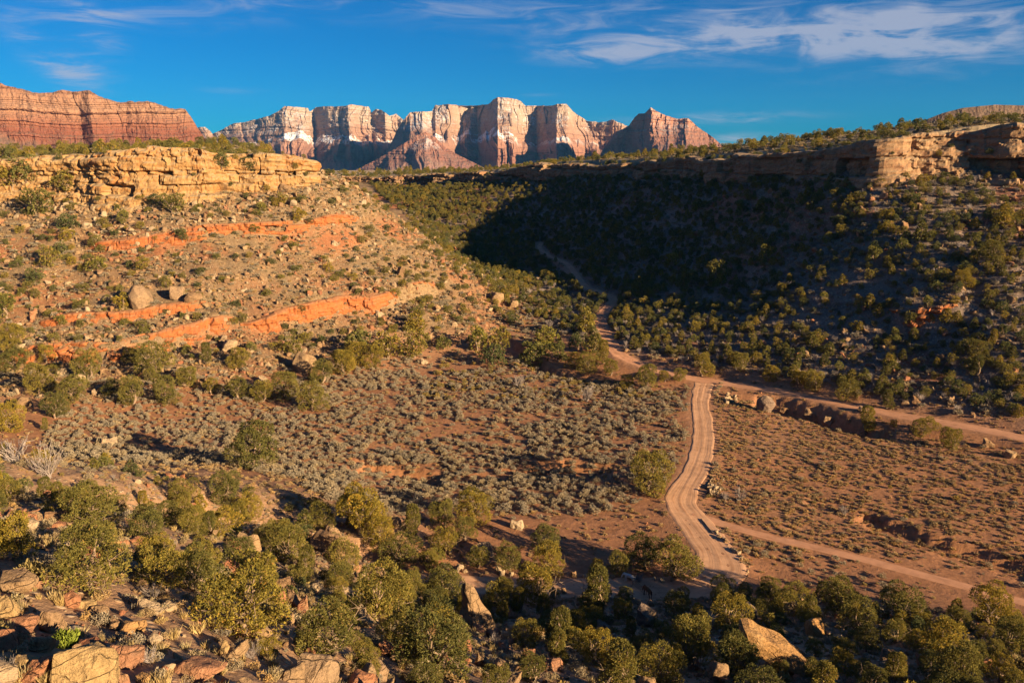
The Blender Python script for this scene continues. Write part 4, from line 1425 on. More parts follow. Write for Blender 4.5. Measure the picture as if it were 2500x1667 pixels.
def hit_xy(x, y):
    best = None
    for t in TREES_BVH + CLIFF_BVH:
        p, n, i, dist = t.ray_cast(Vector((x, y, 400)), Vector((0, 0, -1)), 1000)
        if p is not None and (best is None or p.z > best[0].z):
            best = (p, n)
    return best


def seen(p, lift=1.0):
    q = Vector((p[0], p[1], p[2] + lift))
    v = q - ORG
    L_ = v.length
    v.normalize()
    for t in TREES_BVH + CLIFF_BVH:
        h, n, i, dist = t.ray_cast(ORG, v, L_ - 0.6)
        if h is not None:
            return False
    return True


# ---------------------------------------------------------------- placement records: kind, point, size (m), rotation ...
class Rec:
    __slots__ = ('p', 'w', 'h', 'rz', 'var', 'px', 'py', 'size', 'vis', 'hand', 'extra')

    def __init__(self, p, w, h, rz, var, hand=None, extra=None):
        self.p, self.w, self.h, self.rz, self.var, self.hand, self.extra = p, w, h, rz, var, hand, extra
        a, b = project(np.array(p))
        self.px, self.py = float(a), float(b)
        self.size = FPX * w / max(p[1], 5)
        self.vis = -20 < self.px < 2520 and self.py < 1740 and seen(p, max(h * 0.6, 0.3))


JUN, SAGES, ROCKS, TWIGS, GRASSES, RABBITS = [], [], [], [], [], []
rnd = random.Random(5)

HAND_TREES = """23 1228 61 r;42 1358 110 r;214 1442 176 s;230 1293 130 r;145 1235 46 t;348 1238 32 t;398 1277 65 r;451 1228 70 s;448 1252 50 r;555 1228 84 r;605 1273 75 s;364 1322 95 s;467 1302 70 r;543 1314 92 s;
405 1442 125 s;497 1388 75 r;585 1385 85 r;673 1340 90 s;700 1375 100 r;593 1549 205 s;655 1605 60 r;731 1427 65 s;796 1419 35 r;785 1285 70 s;880 1300 110 r;838 1392 90 r;800 1612 165 r;890 1624 70 r;628 1143 115 r;
875 1285 85 r;923 1327 75 r;1008 1308 58 t;1085 1285 70 r;1160 1273 92 s;1133 1322 58 r;1085 1350 66 r;980 1382 95 s;1048 1390 50 r;1168 1385 55 r;1243 1393 75 s;1330 1343 72 r;1335 1402 80 r;1458 1392 32 r;1573 1386 92 r;1652 1412 108 r;
1508 1402 62 r;1584 1199 103 r;1090 1465 98 s;830 1440 75 r;925 1520 145 r;1005 1450 65 r;1225 1490 85 r;1313 1475 100 r;1280 1580 75 r;1352 1625 72 t;1458 1512 95 t;1524 1474 46 r;1646 1500 58 r;1400 1560 40 r;1450 1622 95 r;1508 1664 70 r;
1068 1654 195 s;890 1672 80 r;1610 1675 115 s;1680 1632 120 r;1765 1472 66 r;1815 1472 48 r;1875 1462 62 r;1690 1580 105 r;1783 1543 95 r;1795 1657 115 r;1940 1500 92 s;2050 1500 95 r;2094 1553 100 r;2200 1515 105 r;2243 1533 55 r;2180 1570 60 r;
2063 1608 58 r;2117 1590 66 r;2338 1530 55 r;2415 1525 110 r;2465 1597 90 r;2305 1632 130 r;1990 1600 46 r;1990 1664 62 r;2105 1668 60 r;2345 1674 110 r;2440 1664 75 r;2270 1650 70 r;
25 1050 70 r;136 1020 58 r;180 978 72 s;100 957 72 s;218 926 65 r;325 987 62 r;410 988 65 r;275 965 42 r;371 935 38 r;380 912 84 s;460 945 54 r;517 962 38 r;587 975 57 r;643 980 50 r;693 973 69 r;765 1002 73 r;323 886 38 r;507 885 34 t;585 897 50 r;
715 866 42 r;785 935 61 r;838 913 53 r;873 888 58 r;111 1050 20 t;35 852 56 r;20 775 55 r;299 756 34 r;113 884 38 r;40 905 70 s;1014 812 46 t;1014 874 62 r;945 874 62 r;915 897 50 r;869 870 60 r;835 908 60 r;1083 851 38 r;1167 858 60 r;1220 853 50 r;
1205 890 62 r;1250 790 30 r;1240 720 24 r;1300 893 70 s;1332 850 62 r;1362 882 45 r;1397 897 40 r;1428 813 48 t;1405 848 34 r;1447 860 40 t;1473 890 38 t;1440 908 56 s;1489 917 38 r;1580 947 52 r;1622 932 28 r;1530 947 30 r;1660 930 34 r;
2115 1060 50 t;2323 1098 53 r;2258 1064 56 s;2182 1041 18 r;1883 930 38 r;1948 945 40 r;1990 953 48 r;2063 980 56 s;2166 999 36 t;1715 918 50 r;1808 903 46 r;2384 873 46 s;2425 842 26 t;2384 918 36 t;1845 890 28 r;
150 620 32 r;85 690 40 s;170 560 45 s;165 590 30 r;232 600 26 r;300 545 28 r;420 520 44 s;240 660 40 s;120 650 40 r;350 660 30 r;445 590 26 r;380 500 30 r;90 525 55 s;30 460 50 s;65 440 60 s;160 470 45 r;540 410 38 s;610 425 34 r;690 500 26 r;640 520 22 r;730 540 28 r;
1750 690 44 r;1980 670 22 r;1690 700 40 r;1560 720 30 t;1640 655 34 s;1870 640 40 r;2040 560 26 r;2245 590 34 t;2420 640 50 r;2350 700 44 r;2450 560 40 r;2200 610 30 r;2130 640 36 r""".replace('\n', '')
SHP = {'r': (0, 1, 4), 's': (2, 5), 't': (3,)}


def add_tree(p, w_m, shape, hand=None, hs=1.0):
    v = rnd.choice(SHP[shape])
    hi = JUN_HI[v]
    h = w_m / hi[2] * hi[3] * hs
    JUN.append(Rec(p, w_m, h, rnd.uniform(0, 6.28), v, hand))


for e in HAND_TREES.split(';'):
    a = e.split()
    px, py, wp = float(a[0]), float(a[1]), float(a[2])
    p = hit_px(px, min(py, 1700))
    if p is None:
        continue
    add_tree((p.x, p.y, p.z - 0.05), 1.22 * wp * p.y / FPX, a[3], True, rnd.uniform(0.92, 1.12))


class Spacing:
    def __init__(self):
        self.g = {}

    def ok(self, x, y, r):
        for i in range(int((x - r) // 3), int((x + r) // 3) + 1):
            for j in range(int((y - r) // 3), int((y + r) // 3) + 1):
                for (a, b) in self.g.get((i, j), ()):
                    if (a - x) ** 2 + (b - y) ** 2 < r * r:
                        return False
        return True

    def put(self, x, y):
        self.g.setdefault((int(x // 3), int(y // 3)), []).append((x, y))


ROADPTS = np.vstack([np.c_[l[:, :2], np.full(len(l), hw)] for l, hw in ROADS])


def on_road(x, y, m=0.6):
    d2 = (ROADPTS[:, 0] - x) ** 2 + (ROADPTS[:, 1] - y) ** 2
    i = d2.argmin()
    return d2[i] < (ROADPTS[i, 2] + m) ** 2


def ground_z(x, y):
    """ground level and slope by bilinear look-up in the fan grid"""
    r = np.hypot(x - AP[0], y - AP[1])
    fi = np.log(r / rr[0]) / math.log(1.0066)
    fj = (np.arctan2(x - AP[0], y - AP[1]) - aa[0]) / (aa[1] - aa[0])
    ok = (fi >= 0) & (fi < len(rr) - 1.01) & (fj >= 0) & (fj < len(aa) - 1.01)
    fi, fj = np.clip(fi, 0, len(rr) - 1.01), np.clip(fj, 0, len(aa) - 1.01)
    i, j = fi.astype(int), fj.astype(int)
    u, v = fi - i, fj - j
    z = (GZ[i, j] * (1 - u) + GZ[i + 1, j] * u) * (1 - v) + (GZ[i, j + 1] * (1 - u) + GZ[i + 1, j + 1] * u) * v
    return z, ok


def rim_sd(x, y):
    d, i, s_ = near_line(x, y, RIM_L, 130.0)
    return np.where(np.isfinite(d), d * np.where(s_ == 0, 1, s_), -999.0)


def road_gap(x, y):
    g = np.full(len(x), 99.0)
    for l, hw in ROADS:
        d, i, s_ = near_line(x, y, l, 6.0)
        g = np.minimum(g, d - hw)
    return g


class Q:
    pass


def scatter(n, box, accept, sp=None, rmin=0.0, tries=6, seed=1):
    """even random points in plan; accept(q) -> probabilities from q.x, q.y, q.z, q.px, q.py, q.rim, q.road"""
    rg = np.random.default_rng(seed * 7919 + n)
    m = n * tries
    x, y = rg.uniform(box[0], box[1], m), rg.uniform(box[2], box[3], m)
    z, ok = ground_z(x, y)
    px, py = project(np.stack([x, y, z], 1))
    ok &= (px > -150) & (px < 2650) & (py < 1850)
    x, y, z, px, py = x[ok], y[ok], z[ok], px[ok], py[ok]
    q = Q()
    q.x, q.y, q.z, q.px, q.py = x, y, z, px, py
    q.rim, q.road = rim_sd(x, y), road_gap(x, y)
    pr = np.asarray(accept(q), float) * (q.road > 0.5)
    keep = np.nonzero(rg.random(len(x)) < pr)[0]
    out_ = []
    for k in keep:
        if sp is not None:
            r = rmin * rnd.uniform(0.7, 1.3)
            if not sp.ok(x[k], y[k], r):
                continue
            sp.put(x[k], y[k])
        out_.append((float(x[k]), float(y[k]), float(z[k])))
        if len(out_) >= n:
            break
    return out_


sp_tree = Spacing()
for r_ in JUN:
    sp_tree.put(r_.p[0], r_.p[1])

# ---------------------------------------------------------------- scatter: trees
def right_side(q):
    return q.x > -0.30 * (q.y - 330) - 10


def left_side(q):
    return (q.x < 0.08 * (q.y - 300) - 4) & (q.y > 195)


def nz(q, sx, sy, seed, oct_=3):
    return fbm(q.x / sx, q.y / sy, oct_, seed)


def acc_right(q):
    a = np.where((q.px < 1900) & (q.py < 800), 1.0, 0.85)
    return a * (right_side(q) & (q.rim < -5) & (q.z > 4.0) & (q.y > 185)) * np.where(nz(q, 16, 16, 500) > -0.25, 1, 0.35)


for x, y, z in scatter(4300, (-175, 330, 186, 740), acc_right, sp_tree, 2.15, 14, 1):
    add_tree((x, y, z - 0.05), rnd.choice([rnd.uniform(1.3, 2.4), rnd.uniform(2.0, 3.4), rnd.uniform(2.6, 4.4)]), rnd.choice('rrsrt'))


def acc_left(q):
    a = np.where(q.px > 850, 1.0, 0.45)
    a = np.where((q.py > 520) & (q.py < 610) & (q.px > 180), 0.22, a)
    return a * (left_side(q) & (q.rim < -6) & (q.z > 5))


for x, y, z in scatter(620, (-260, 10, 210, 470), acc_left, sp_tree, 3.2, 24, 2):
    add_tree((x, y, z - 0.05), rnd.choice([rnd.uniform(1.2, 2.2), rnd.uniform(2.0, 3.2), rnd.uniform(2.8, 4.6)]), rnd.choice('rrss'), None, rnd.uniform(0.7, 0.95))
for x, y, z in scatter(360, (-330, -80, 330, 460), lambda q: (q.rim > 7) & (q.rim < 60) & (q.x < -60), sp_tree, 2.4, 20, 3):
    add_tree((x, y, z - 0.05), rnd.choice([rnd.uniform(1.2, 3.0), rnd.uniform(2.5, 5.6)]), rnd.choice('rrsst'), None, rnd.uniform(0.8, 1.15))
for x, y, z in scatter(1300, (-200, 330, 270, 860), lambda q: ((q.rim > 5) & (q.rim < 110)) * np.where((q.rim < 60) | (q.x > 60), 1.0, 0.4), sp_tree, 2.8, 20, 4):
    add_tree((x, y, z - 0.05), rnd.choice([rnd.uniform(1.2, 3.0), rnd.uniform(2.4, 5.2)]), rnd.choice('rrsst'), None, rnd.uniform(0.85, 1.2))
# trees and bushes rooted along the broken edge of the rims
for k in range(900):
    i_ = rnd.randrange(8, len(RIM_L) - 3)
    t = RIM_L[i_ + 1] - RIM_L[i_ - 1]
    n_ = np.array([-t[1], t[0]]) / math.hypot(t[0], t[1])
    o_ = rnd.uniform(-7, 7)
    x, y = RIM_L[i_, 0] + n_[0] * o_, RIM_L[i_, 1] + n_[1] * o_
    hp = hit_xy(x, y)
    if hp and sp_tree.ok(x, y, 2.0) and hp[1].z > 0.3:
        sp_tree.put(x, y)
        add_tree((x, y, hp[0].z - 0.15), rnd.uniform(1.2, 3.6), rnd.choice('rrs'), None, rnd.uniform(0.7, 1.0))
for x, y, z in scatter(260, (-75, 100, 30, 125), lambda q: 0.5 * ((q.z > 2.5) & (q.y < 128) & ~((q.py > 1480) & (q.px < 640)) & ~((np.abs(q.px - 1560) < 75) & (np.abs(q.py - 1455) < 55))), sp_tree, 2.1, 24, 5):
    add_tree((x, y, z - 0.05), rnd.uniform(1.0, 3.2), rnd.choice('rrst'))

# ---------------------------------------------------------------- scatter: sage, rabbitbrush, scrub, bare shrubs, grass
SAGE_POLY = [(150, 1000), (300, 965), (760, 925), (1000, 865), (1180, 850), (1320, 905), (1690, 965), (1695, 1080), (1620, 1190), (1540, 1240), (1330, 1275), (900, 1255), (600, 1225), (200, 1150), (100, 1090)]
FLAT_R = [(1745, 965), (2560, 1125), (2560, 1500), (2400, 1470), (1900, 1440), (1800, 1400), (1700, 1270), (1735, 1150)]
sp_sage = Spacing()
for r_ in JUN:
    if r_.p[1] < 330:
        sp_sage.put(r_.p[0], r_.p[1])


def acc_sage(q):
    n = nz(q, 9.0, 6.0, 301)
    a = np.where(n > -0.22, 1.0, np.where(n > -0.34, 0.4, 0.06))
    a = a * np.where((q.py < 905) | ((q.px < 700) & (q.py < 1010)), 0.45, 1.0)
    return a * inside_poly(q.px, q.py, SAGE_POLY) * (q.z < 6) * (q.y < 330)


for x, y, z in scatter(5200, (-150, 62, 128, 320), acc_sage, sp_sage, 0.78, 14, 6):
    w_ = rnd.choice([rnd.uniform(0.5, 0.9), rnd.uniform(0.7, 1.3), rnd.uniform(1.1, 1.8)])
    if y > 215 and rnd.random() < 0.35 and x > -25:
        RABBITS.append(Rec((x, y, z - 0.04), w_, w_ * .72, rnd.uniform(0, 6.28), rnd.randrange(3)))
    else:
        SAGES.append(Rec((x, y, z - 0.04), w_, w_ * .86, rnd.uniform(0, 6.28), rnd.randrange(5)))


def acc_sage2(q):
    fl = inside_poly(q.px, q.py, FLAT_R) & (q.z < 4)
    pat = (q.py > 1330) & (q.px < 2250) & (nz(q, 7, 7, 77, 1) > 0.05)
    return np.where(fl, np.where(pat, 1.0, 0.08), np.where((q.y < 120) & (q.z > 2), 0.30, 0.0))


for x, y, z in scatter(560, (-80, 150, 22, 235), acc_sage2, sp_sage, 1.2, 14, 7):
    w_ = rnd.uniform(0.6, 1.5)
    (RABBITS if rnd.random() < 0.2 else SAGES).append(Rec((x, y, z - 0.04), w_, w_ * .72, rnd.uniform(0, 6.28), rnd.randrange(3)))
# sage lining the road
for line, hw in ROADS[:1]:
    for k in range(120, len(line), 1):
        for sgn in (-1, 1):
            if rnd.random() < (0.75 if sgn > 0 else 0.6):
                t = line[min(k + 1, len(line) - 1)] - line[k - 1]
                nrm_ = np.array([-t[1], t[0]]) / math.hypot(t[0], t[1])
                o_ = sgn * (hw + rnd.uniform(0.7, 2.0))
                x, y = line[k, 0] + nrm_[0] * o_, line[k, 1] + nrm_[1] * o_
                hp = hit_xy(x, y)
                if hp and sp_sage.ok(x, y, 0.7) and y > 135:
                    sp_sage.put(x, y)
                    w_ = rnd.uniform(0.7, 1.5)
                    SAGES.append(Rec((x, y, hp[0].z - 0.04), w_, w_ * rnd.uniform(.7, 1.0), rnd.uniform(0, 6.28), rnd.randrange(5)))

SCRUBS = []          # x, y, z, width, variant


def acc_scrub(q):
    fl = inside_poly(q.px, q.py, FLAT_R) & (q.z < 4)
    n = nz(q, 12.0, 8.0, 401)
    return np.where(fl, np.where(n > -0.2, 0.95, 0.45), np.where((q.z < 4) & (q.y > 120), 0.35, 0.7))


for x, y, z in scatter(8000, (-150, 170, 120, 240), acc_scrub, None, 0, 5, 8):
    SCRUBS.append((x, y, z - 0.03, rnd.uniform(0.35, 0.95), rnd.choice([0, 1, 2, 3])))
for x, y, z in scatter(8500, (-260, 10, 205, 420), lambda q: 0.9 * ((q.rim < 40) & (q.z > 2)), None, 0, 5, 9):
    SCRUBS.append((x, y, z - 0.03, rnd.uniform(0.4, 1.5), rnd.choice([0, 1, 2, 3, 4, 4, 4])))
for x, y, z in scatter(11000, (-150, 300, 188, 560), lambda q: 0.9 * (right_side(q) & (q.z > 3)), None, 0, 6, 10):
    SCRUBS.append((x, y, z - 0.03, rnd.uniform(0.5, 1.7), rnd.choice([0, 1, 4, 4, 4])))
NEAR = [(x, y, z - 0.03, rnd.uniform(0.22, 0.75), rnd.choice([0, 1, 1, 2, 3])) for x, y, z in scatter(7000, (-75, 95, 14, 120), lambda q: np.where(q.z > 2.2, 0.9, 0.2), None, 0, 5, 11)]

for x, y, z in scatter(3000, (25, 150, 125, 240), lambda q: inside_poly(q.px, q.py, FLAT_R) * np.where(nz(q, 12.0, 8.0, 402) > -0.15, 0.95, 0.35), None, 0, 4, 15):
    SCRUBS.append((x, y, z - 0.03, rnd.choice([rnd.uniform(0.25, 0.5), rnd.uniform(0.4, 0.9)]), rnd.choice([0, 1, 2, 3])))

# bare grey shrubs
HAND_TWIGS = [(1265, 948, 46), (1430, 980, 56), (1805, 1222, 46), (1770, 1220, 30), (2060, 1255, 34), (1560, 1420, 34), (1205, 1560, 50), (600, 1470, 70), (115, 1165, 120), (20, 1650, 70), (175, 1470, 40), (40, 1130, 90), (940, 1350, 30), (2240, 1490, 40), (1390, 1500, 45)]
for px, py, wp in HAND_TWIGS:
    p = hit_px(px, py)
    if p:
        TWIGS.append(Rec((p.x, p.y, p.z - 0.03), wp * p.y / FPX, wp * p.y / FPX * .75, rnd.uniform(0, 6.28), rnd.randrange(3), True))
sp_tw = Spacing()
for x, y, z in scatter(1300, (-140, 300, 190, 470), lambda q: np.where(q.px > 1500, 1.0, 0.5) * (right_side(q) & (q.z > 3.5) & (q.rim < -5)), sp_tw, 1.9, 12, 12):
    w_ = rnd.uniform(1.0, 2.8)
    TWIGS.append(Rec((x, y, z - 0.03), w_, w_ * .75, rnd.uniform(0, 6.28), rnd.randrange(3)))
for x, y, z in scatter(170, (-60, 90, 16, 115), lambda q: q.z > 2.5, sp_tw, 1.2, 12, 13):
    w_ = rnd.uniform(0.4, 1.2)
    TWIGS.append(Rec((x, y, z - 0.03), w_, w_ * .75, rnd.uniform(0, 6.28), rnd.randrange(3)))
# bunchgrass on the near hillside
sp_gr = Spacing()
for x, y, z in scatter(1300, (-32, 60, 14, 78), lambda q: np.where(q.px < 1000, 1.0, 0.4), sp_gr, 0.4, 12, 14):
    w_ = rnd.uniform(0.3, 0.8)
    GRASSES.append(Rec((x, y, z - 0.02), w_, w_ * .75, rnd.uniform(0, 6.28), rnd.randrange(3)))

# ---------------------------------------------------------------- scatter: rocks.  px py width height-ratio colour
HAND_ROCKS = """342 752 54 1.1 tan8 great rounded tan boulder with a dark shadow on the sunlit slope|432 728 42 .7 tan|470 748 45 .75 tan|275 703 26 .7 tan|800 642 34 .6 pale|740 908 64 .8 tan big tan boulder among junipers at the foot of the sunlit hill|560 858 40 .7 pale|455 826 32 .6 tan tilted tan slab perched on the edge of the orange ledge|
52 1002 38 .9 tan|190 938 30 .8 pale|150 918 26 .8 pale|290 916 22 .7 tan|638 934 24 .7 pale|262 1090 46 .45 pale long pale rock lying on the edge of the sage flat|545 832 18 .8 tan|1213 742 40 .7 tan|1255 754 26 .8 tan|999 710 28 .8 tan|869 716 32 .6 tan|980 677 22 1.2 tan|930 774 26 .7 pale|1037 889 22 .7 pale|1064 758 18 .8 tan|1106 724 20 .8 tan|
210 560 24 .7 pale|60 560 20 .8 tan|330 620 18 .8 pale|700 470 40 .6 tan|410 690 22 .7 tan|820 600 22 .6 pale|
1870 1004 46 .85 dark8 dark rough round boulder in the arroyo beside the side road|1983 1022 42 .6 tan|2021 1040 32 .8 tan|1914 1012 24 .8 tan|2418 1092 36 .7 tan|2472 1120 32 .7 tan|2323 989 20 1.2 tan|2239 986 24 .9 tan|2113 1006 32 .4 tan|1946 842 24 1.1 tan|2210 560 20 .9 tan|2110 520 22 .8 tan|
795 1357 96 .65 tan cracked brown boulder with a flat top above the junipers|597 1342 64 .6 tan|130 1278 62 .5 tan|325 1312 30 .6 tan|367 1322 34 .6 tan|727 1490 66 .8 tan|690 1520 48 .6 tan|775 1672 118 .65 tan wide brown boulder with a shaded front at the bottom edge|553 1606 48 .95 yellow|
10 1520 62 1.1 yellow smooth yellow boulder at the frame edge|45 1536 90 .3 red dark red flat slab beneath the smooth yellow boulder|122 1542 64 1.0 tan upright brown block at the end of the dark red slab|172 1484 44 .9 red square red block below the spreading juniper|15 1574 46 .9 red|98 1590 70 .6 tan|60 1645 82 .65 yellow|
205 1680 165 .75 yellow huge smooth yellow boulder at the bottom corner|278 1608 40 .8 tan|372 1576 40 .75 pale8 round whitish boulder among dry grass|311 1550 50 .6 orange|345 1542 32 1.0 orange|372 1492 34 .6 pale|212 1486 46 .5 yellow|240 1500 46 .5 tan|25 1446 100 .45 tan long brown slab at the frame edge under the junipers|290 1672 42 .8 red|411 1488 38 .5 tan|475 1656 130 .3 red broken red ledge slab on the near hillside|345 1668 42 .5 orange|
1140 1528 118 .95 tan6 tan pyramid-shaped boulder below the lane|965 1286 34 .8 tan|812 1315 42 .9 tan|1187 1358 44 .9 tan|1261 1293 38 .6 pale|1182 1628 48 .8 tan|1225 1645 48 .7 tan|1270 1643 40 .7 tan|1580 1528 60 .9 dark|1480 1543 44 .8 dark|1585 1610 48 .8 tan|1412 1622 27 1.1 tan|1122 1395 22 .8 pale|1217 1395 16 1.2 pale|1376 1449 16 1.0 tan|
1905 1650 200 .62 orange7 long orange boulder tilted downhill at the bottom of the slope|1993 1552 62 .75 orange|1830 1513 46 .9 tan|1783 1563 46 .75 tan|1850 1616 46 .7 tan|1760 1668 60 .8 tan|1688 1625 40 .8 dark|2180 1620 64 .6 tan|1020 1600 40 .7 tan|940 1600 46 .7 red|870 1560 40 .7 tan|1320 1560 34 .7 tan""".replace('\n', '')
for e in HAND_ROCKS.split('|'):
    a = e.split(None, 5)
    px, py, wp, hr, colr = float(a[0]), float(a[1]), float(a[2]), float(a[3]), a[4]
    lab = a[5] if len(a) > 5 else None
    var_ = rnd.randrange(6)
    if colr[-1].isdigit():
        var_, colr = int(colr[-1]), colr[:-1]
    p = hit_px(px, min(py, 1690))
    if p is None:
        continue
    w_ = wp * p.y / FPX
    ROCKS.append(Rec((p.x, p.y + 0.25 * w_, p.z - 0.14 * w_ * hr), w_, w_ * hr * 1.12, rnd.uniform(-0.5, 0.5) if var_ < 6 else 0.0, var_, lab or True, colr))
# stones edging the lane, the bend, the pile, the culvert
for px, py, wp in [(1000 + i * 28 + rnd.uniform(-9, 9), 1396 + i * 0.95 + rnd.uniform(-3, 3), rnd.uniform(9, 19)) for i in range(25)]:
    p = hit_px(px, py)
    w_ = wp * p.y / FPX
    ROCKS.append(Rec((p.x, p.y, p.z - 0.05), w_, w_ * rnd.uniform(.6, .9), rnd.uniform(0, 3), rnd.randrange(6), 'lane', 'pale' if rnd.random() < .6 else 'tan'))
for k in range(26):
    t = k / 25
    px = np.interp(t, [0, .25, .5, .75, 1], [1748, 1772, 1800, 1826, 1822]) + rnd.uniform(-4, 4)
    py = np.interp(t, [0, .25, .5, .75, 1], [1299, 1325, 1352, 1378, 1412]) + rnd.uniform(-2, 2)
    p = hit_px(px, py)
    w_ = rnd.uniform(5, 15) * p.y / FPX
    ROCKS.append(Rec((p.x, p.y, p.z - 0.05), w_, w_ * rnd.uniform(.5, .9), rnd.uniform(0, 3), rnd.randrange(6), 'bend', rnd.choice(['pale', 'pale', 'tan'])))
for k in range(26):
    px, py = rnd.uniform(1726, 1768), rnd.uniform(1182, 1212)
    py -= (px - 1745) * 0.35
    p = hit_px(px, py)
    w_ = rnd.uniform(6, 13) * p.y / FPX
    ROCKS.append(Rec((p.x, p.y, p.z + rnd.uniform(0, .25)), w_, w_ * rnd.uniform(.7, 1.0), rnd.uniform(0, 3), rnd.randrange(6), 'pile', 'pale'))
for k in range(16):
    px, py = rnd.uniform(1772, 1804), rnd.uniform(966, 986)
    p = hit_px(px, py)
    w_ = rnd.uniform(6, 13) * p.y / FPX
    ROCKS.append(Rec((p.x, p.y, p.z - 0.05), w_, w_ * rnd.uniform(.8, 1.0), rnd.uniform(0, 3), rnd.randrange(6), 'culvert', 'pale'))
sp_rk = Spacing()
RUBBLE = []          # x, y, z, width, height, variant


def par(lo, a, hi):
    return min(hi, lo * rnd.paretovariate(a))


def strew(n, box, acc, lo, a, hi, colours, seed):
    for x, y, z in scatter(n, box, acc, None, 0, 6, seed):
        w_ = par(lo, a, hi)
        h_ = w_ * rnd.uniform(.45, .9)
        c_ = rnd.choice(colours)
        if FPX * w_ / y > 8.5:
            ROCKS.append(Rec((x, y, z - 0.08 * w_), w_, h_, rnd.uniform(0, 6.28), rnd.randrange(6), None, c_))
        else:
            RUBBLE.append((x, y, z - 0.06 * w_, w_, h_, rnd.randrange(6) + {'tan': 0, 'red': 6, 'pale': 12}[c_]))


strew(26000, (-260, 15, 205, 425), lambda q: np.where((q.px > 800) | (q.py > 600) | (q.py < 540), 1.0, 0.5) * (left_side(q) & (q.z > 2.5) & (q.rim < 0)) * np.where(nz(q, 12, 12, 620) > -0.1, 1, .45), 0.24, 1.75, 2.2, ['tan', 'tan', 'tan', 'tan', 'pale', 'red'], 21)
strew(1500, (-260, 0, 280, 400), lambda q: (q.rim > -24) & (q.rim < -2) & (q.x < -40), 0.5, 1.6, 3.0, ['tan', 'tan', 'pale'], 25)
strew(900, (0, 300, 260, 700), lambda q: (q.rim > -22) & (q.rim < -2) & right_side(q), 0.5, 1.6, 3.0, ['tan', 'red'], 26)
strew(7000, (-140, 300, 188, 480), lambda q: np.where(q.px > 1900, 1.0, 0.4) * (right_side(q) & (q.z > 2.5) & (q.rim < 0)), 0.26, 1.7, 2.4, ['tan', 'tan', 'tan', 'red'], 22)
strew(9000, (-60, 95, 13, 122), lambda q: np.where(q.y < 60, 1.0, 0.6) * (q.z > 2.2), 0.09, 1.35, 1.3, ['tan', 'tan', 'tan', 'red', 'red', 'pale'], 23)
strew(1500, (-150, 150, 120, 230), lambda q: 0.5 * (q.z < 4), 0.10, 1.8, 0.6, ['tan', 'red'], 24)

# ---------------------------------------------------------------- naming things by the landmarks beside them
LANDMARKS = [(1740, 1320, 'the road bend'), (1720, 930, 'the road junction'), (342, 725, 'the great round boulder'), (1140, 1490, 'the tan pyramid boulder'), (1905, 1590, 'the long orange boulder'),
             (205, 1630, 'the huge yellow boulder'), (1578, 1440, 'the brown horse'), (1584, 1155, 'the lone roadside juniper'), (628, 1100, 'the lone flat juniper'), (250, 845, 'the long orange ledge'),
             (850, 740, 'the cracked orange ledge'), (480, 575, 'the upper red band'), (350, 420, 'the golden rim cliff'), (720, 420, 'the pale rim block'), (1200, 760, 'the nose of the hill'), (1745, 1195, 'the pale stone pile'),
             (1870, 985, 'the dark round boulder'), (2250, 390, 'the broken shady cliff'), (2270, 760, 'the reddish outcrop'), (2430, 290, 'the brown hill'), (1330, 415, 'the canyon head rim'), (1440, 740, 'the valley road'),
             (2174, 1382, 'the two-rut track'), (1200, 1160, 'the orange arroyo bank'), (2250, 1085, 'the deep arroyo'), (795, 1325, 'the cracked brown boulder'), (740, 880, 'the big tan boulder'), (1300, 1425, 'the stone-edged lane'),
             (900, 1010, 'the sage flat'), (2100, 1190, 'the bare red flat'), (1900, 680, 'the shady slope'), (1500, 540, 'the deep shade'), (593, 1480, 'the bushy bottom juniper'), (2300, 1560, 'the bottom tree clump'),
             (1450, 1580, 'the shaded gully'), (60, 1150, 'the grey thicket'), (100, 480, 'the broken rim ledges'), (1020, 830, 'the tall pinyon'), (250, 1250, 'the juniper row'), (800, 1560, 'the bottom juniper crown'),
             (2420, 860, 'the slope end'), (1650, 370, 'the wooded crest'), (400, 345, 'the wooded mesa top'), (1000, 600, 'the hill shoulder')]
ORD = ['nearest', 'second nearest', 'third nearest', 'fourth nearest', 'fifth nearest', 'sixth nearest', 'seventh nearest', 'eighth nearest', 'ninth nearest', 'tenth nearest', 'eleventh nearest', 'twelfth nearest', 'thirteenth nearest', 'fourteenth nearest',
       'fifteenth nearest', 'sixteenth nearest', 'seventeenth nearest', 'eighteenth nearest', 'nineteenth nearest', 'twentieth nearest'] + [f'{a}-{b} nearest' for a in ('twenty', 'thirty', 'forty', 'fifty') for b in ('first', 'second', 'third', 'fourth', 'fifth', 'sixth', 'seventh', 'eighth', 'ninth')]


def name_all(recs, describe):
    """one label each: look + side of the closest landmark + rank by distance to it"""
    buckets = {}
    for r in recs:
        lm = min(LANDMARKS, key=lambda l: math.hypot(l[0] - r.px, (l[1] - r.py) * 1.4))
        dx, dy = r.px - lm[0], r.py - lm[1]
        if abs(dx) > abs(dy):
            rel = 'left of' if dx < 0 else 'right of'
        else:
            rel = 'up beyond' if dy < 0 else 'in front of'
        d = describe(r)
        buckets.setdefault((d, rel, lm[2]), []).append((math.hypot(dx, dy), r))
    res = {}
    for (d, rel, l), lst in buckets.items():
        lst.sort(key=lambda q: q[0])
        for i, (_, r) in enumerate(lst):
            if len(lst) == 1:
                t = f'{d} {rel} {l}'
            else:
                o = ORD[i] if i < len(ORD) else f'outermost'
                t = f'{d} {rel} {l}, {o} to it'
            res[id(r)] = t
    return res


def size_word(s, a, b, c):
    return 'tiny' if s < a else 'small' if s < b else 'broad' if s < c else 'large'


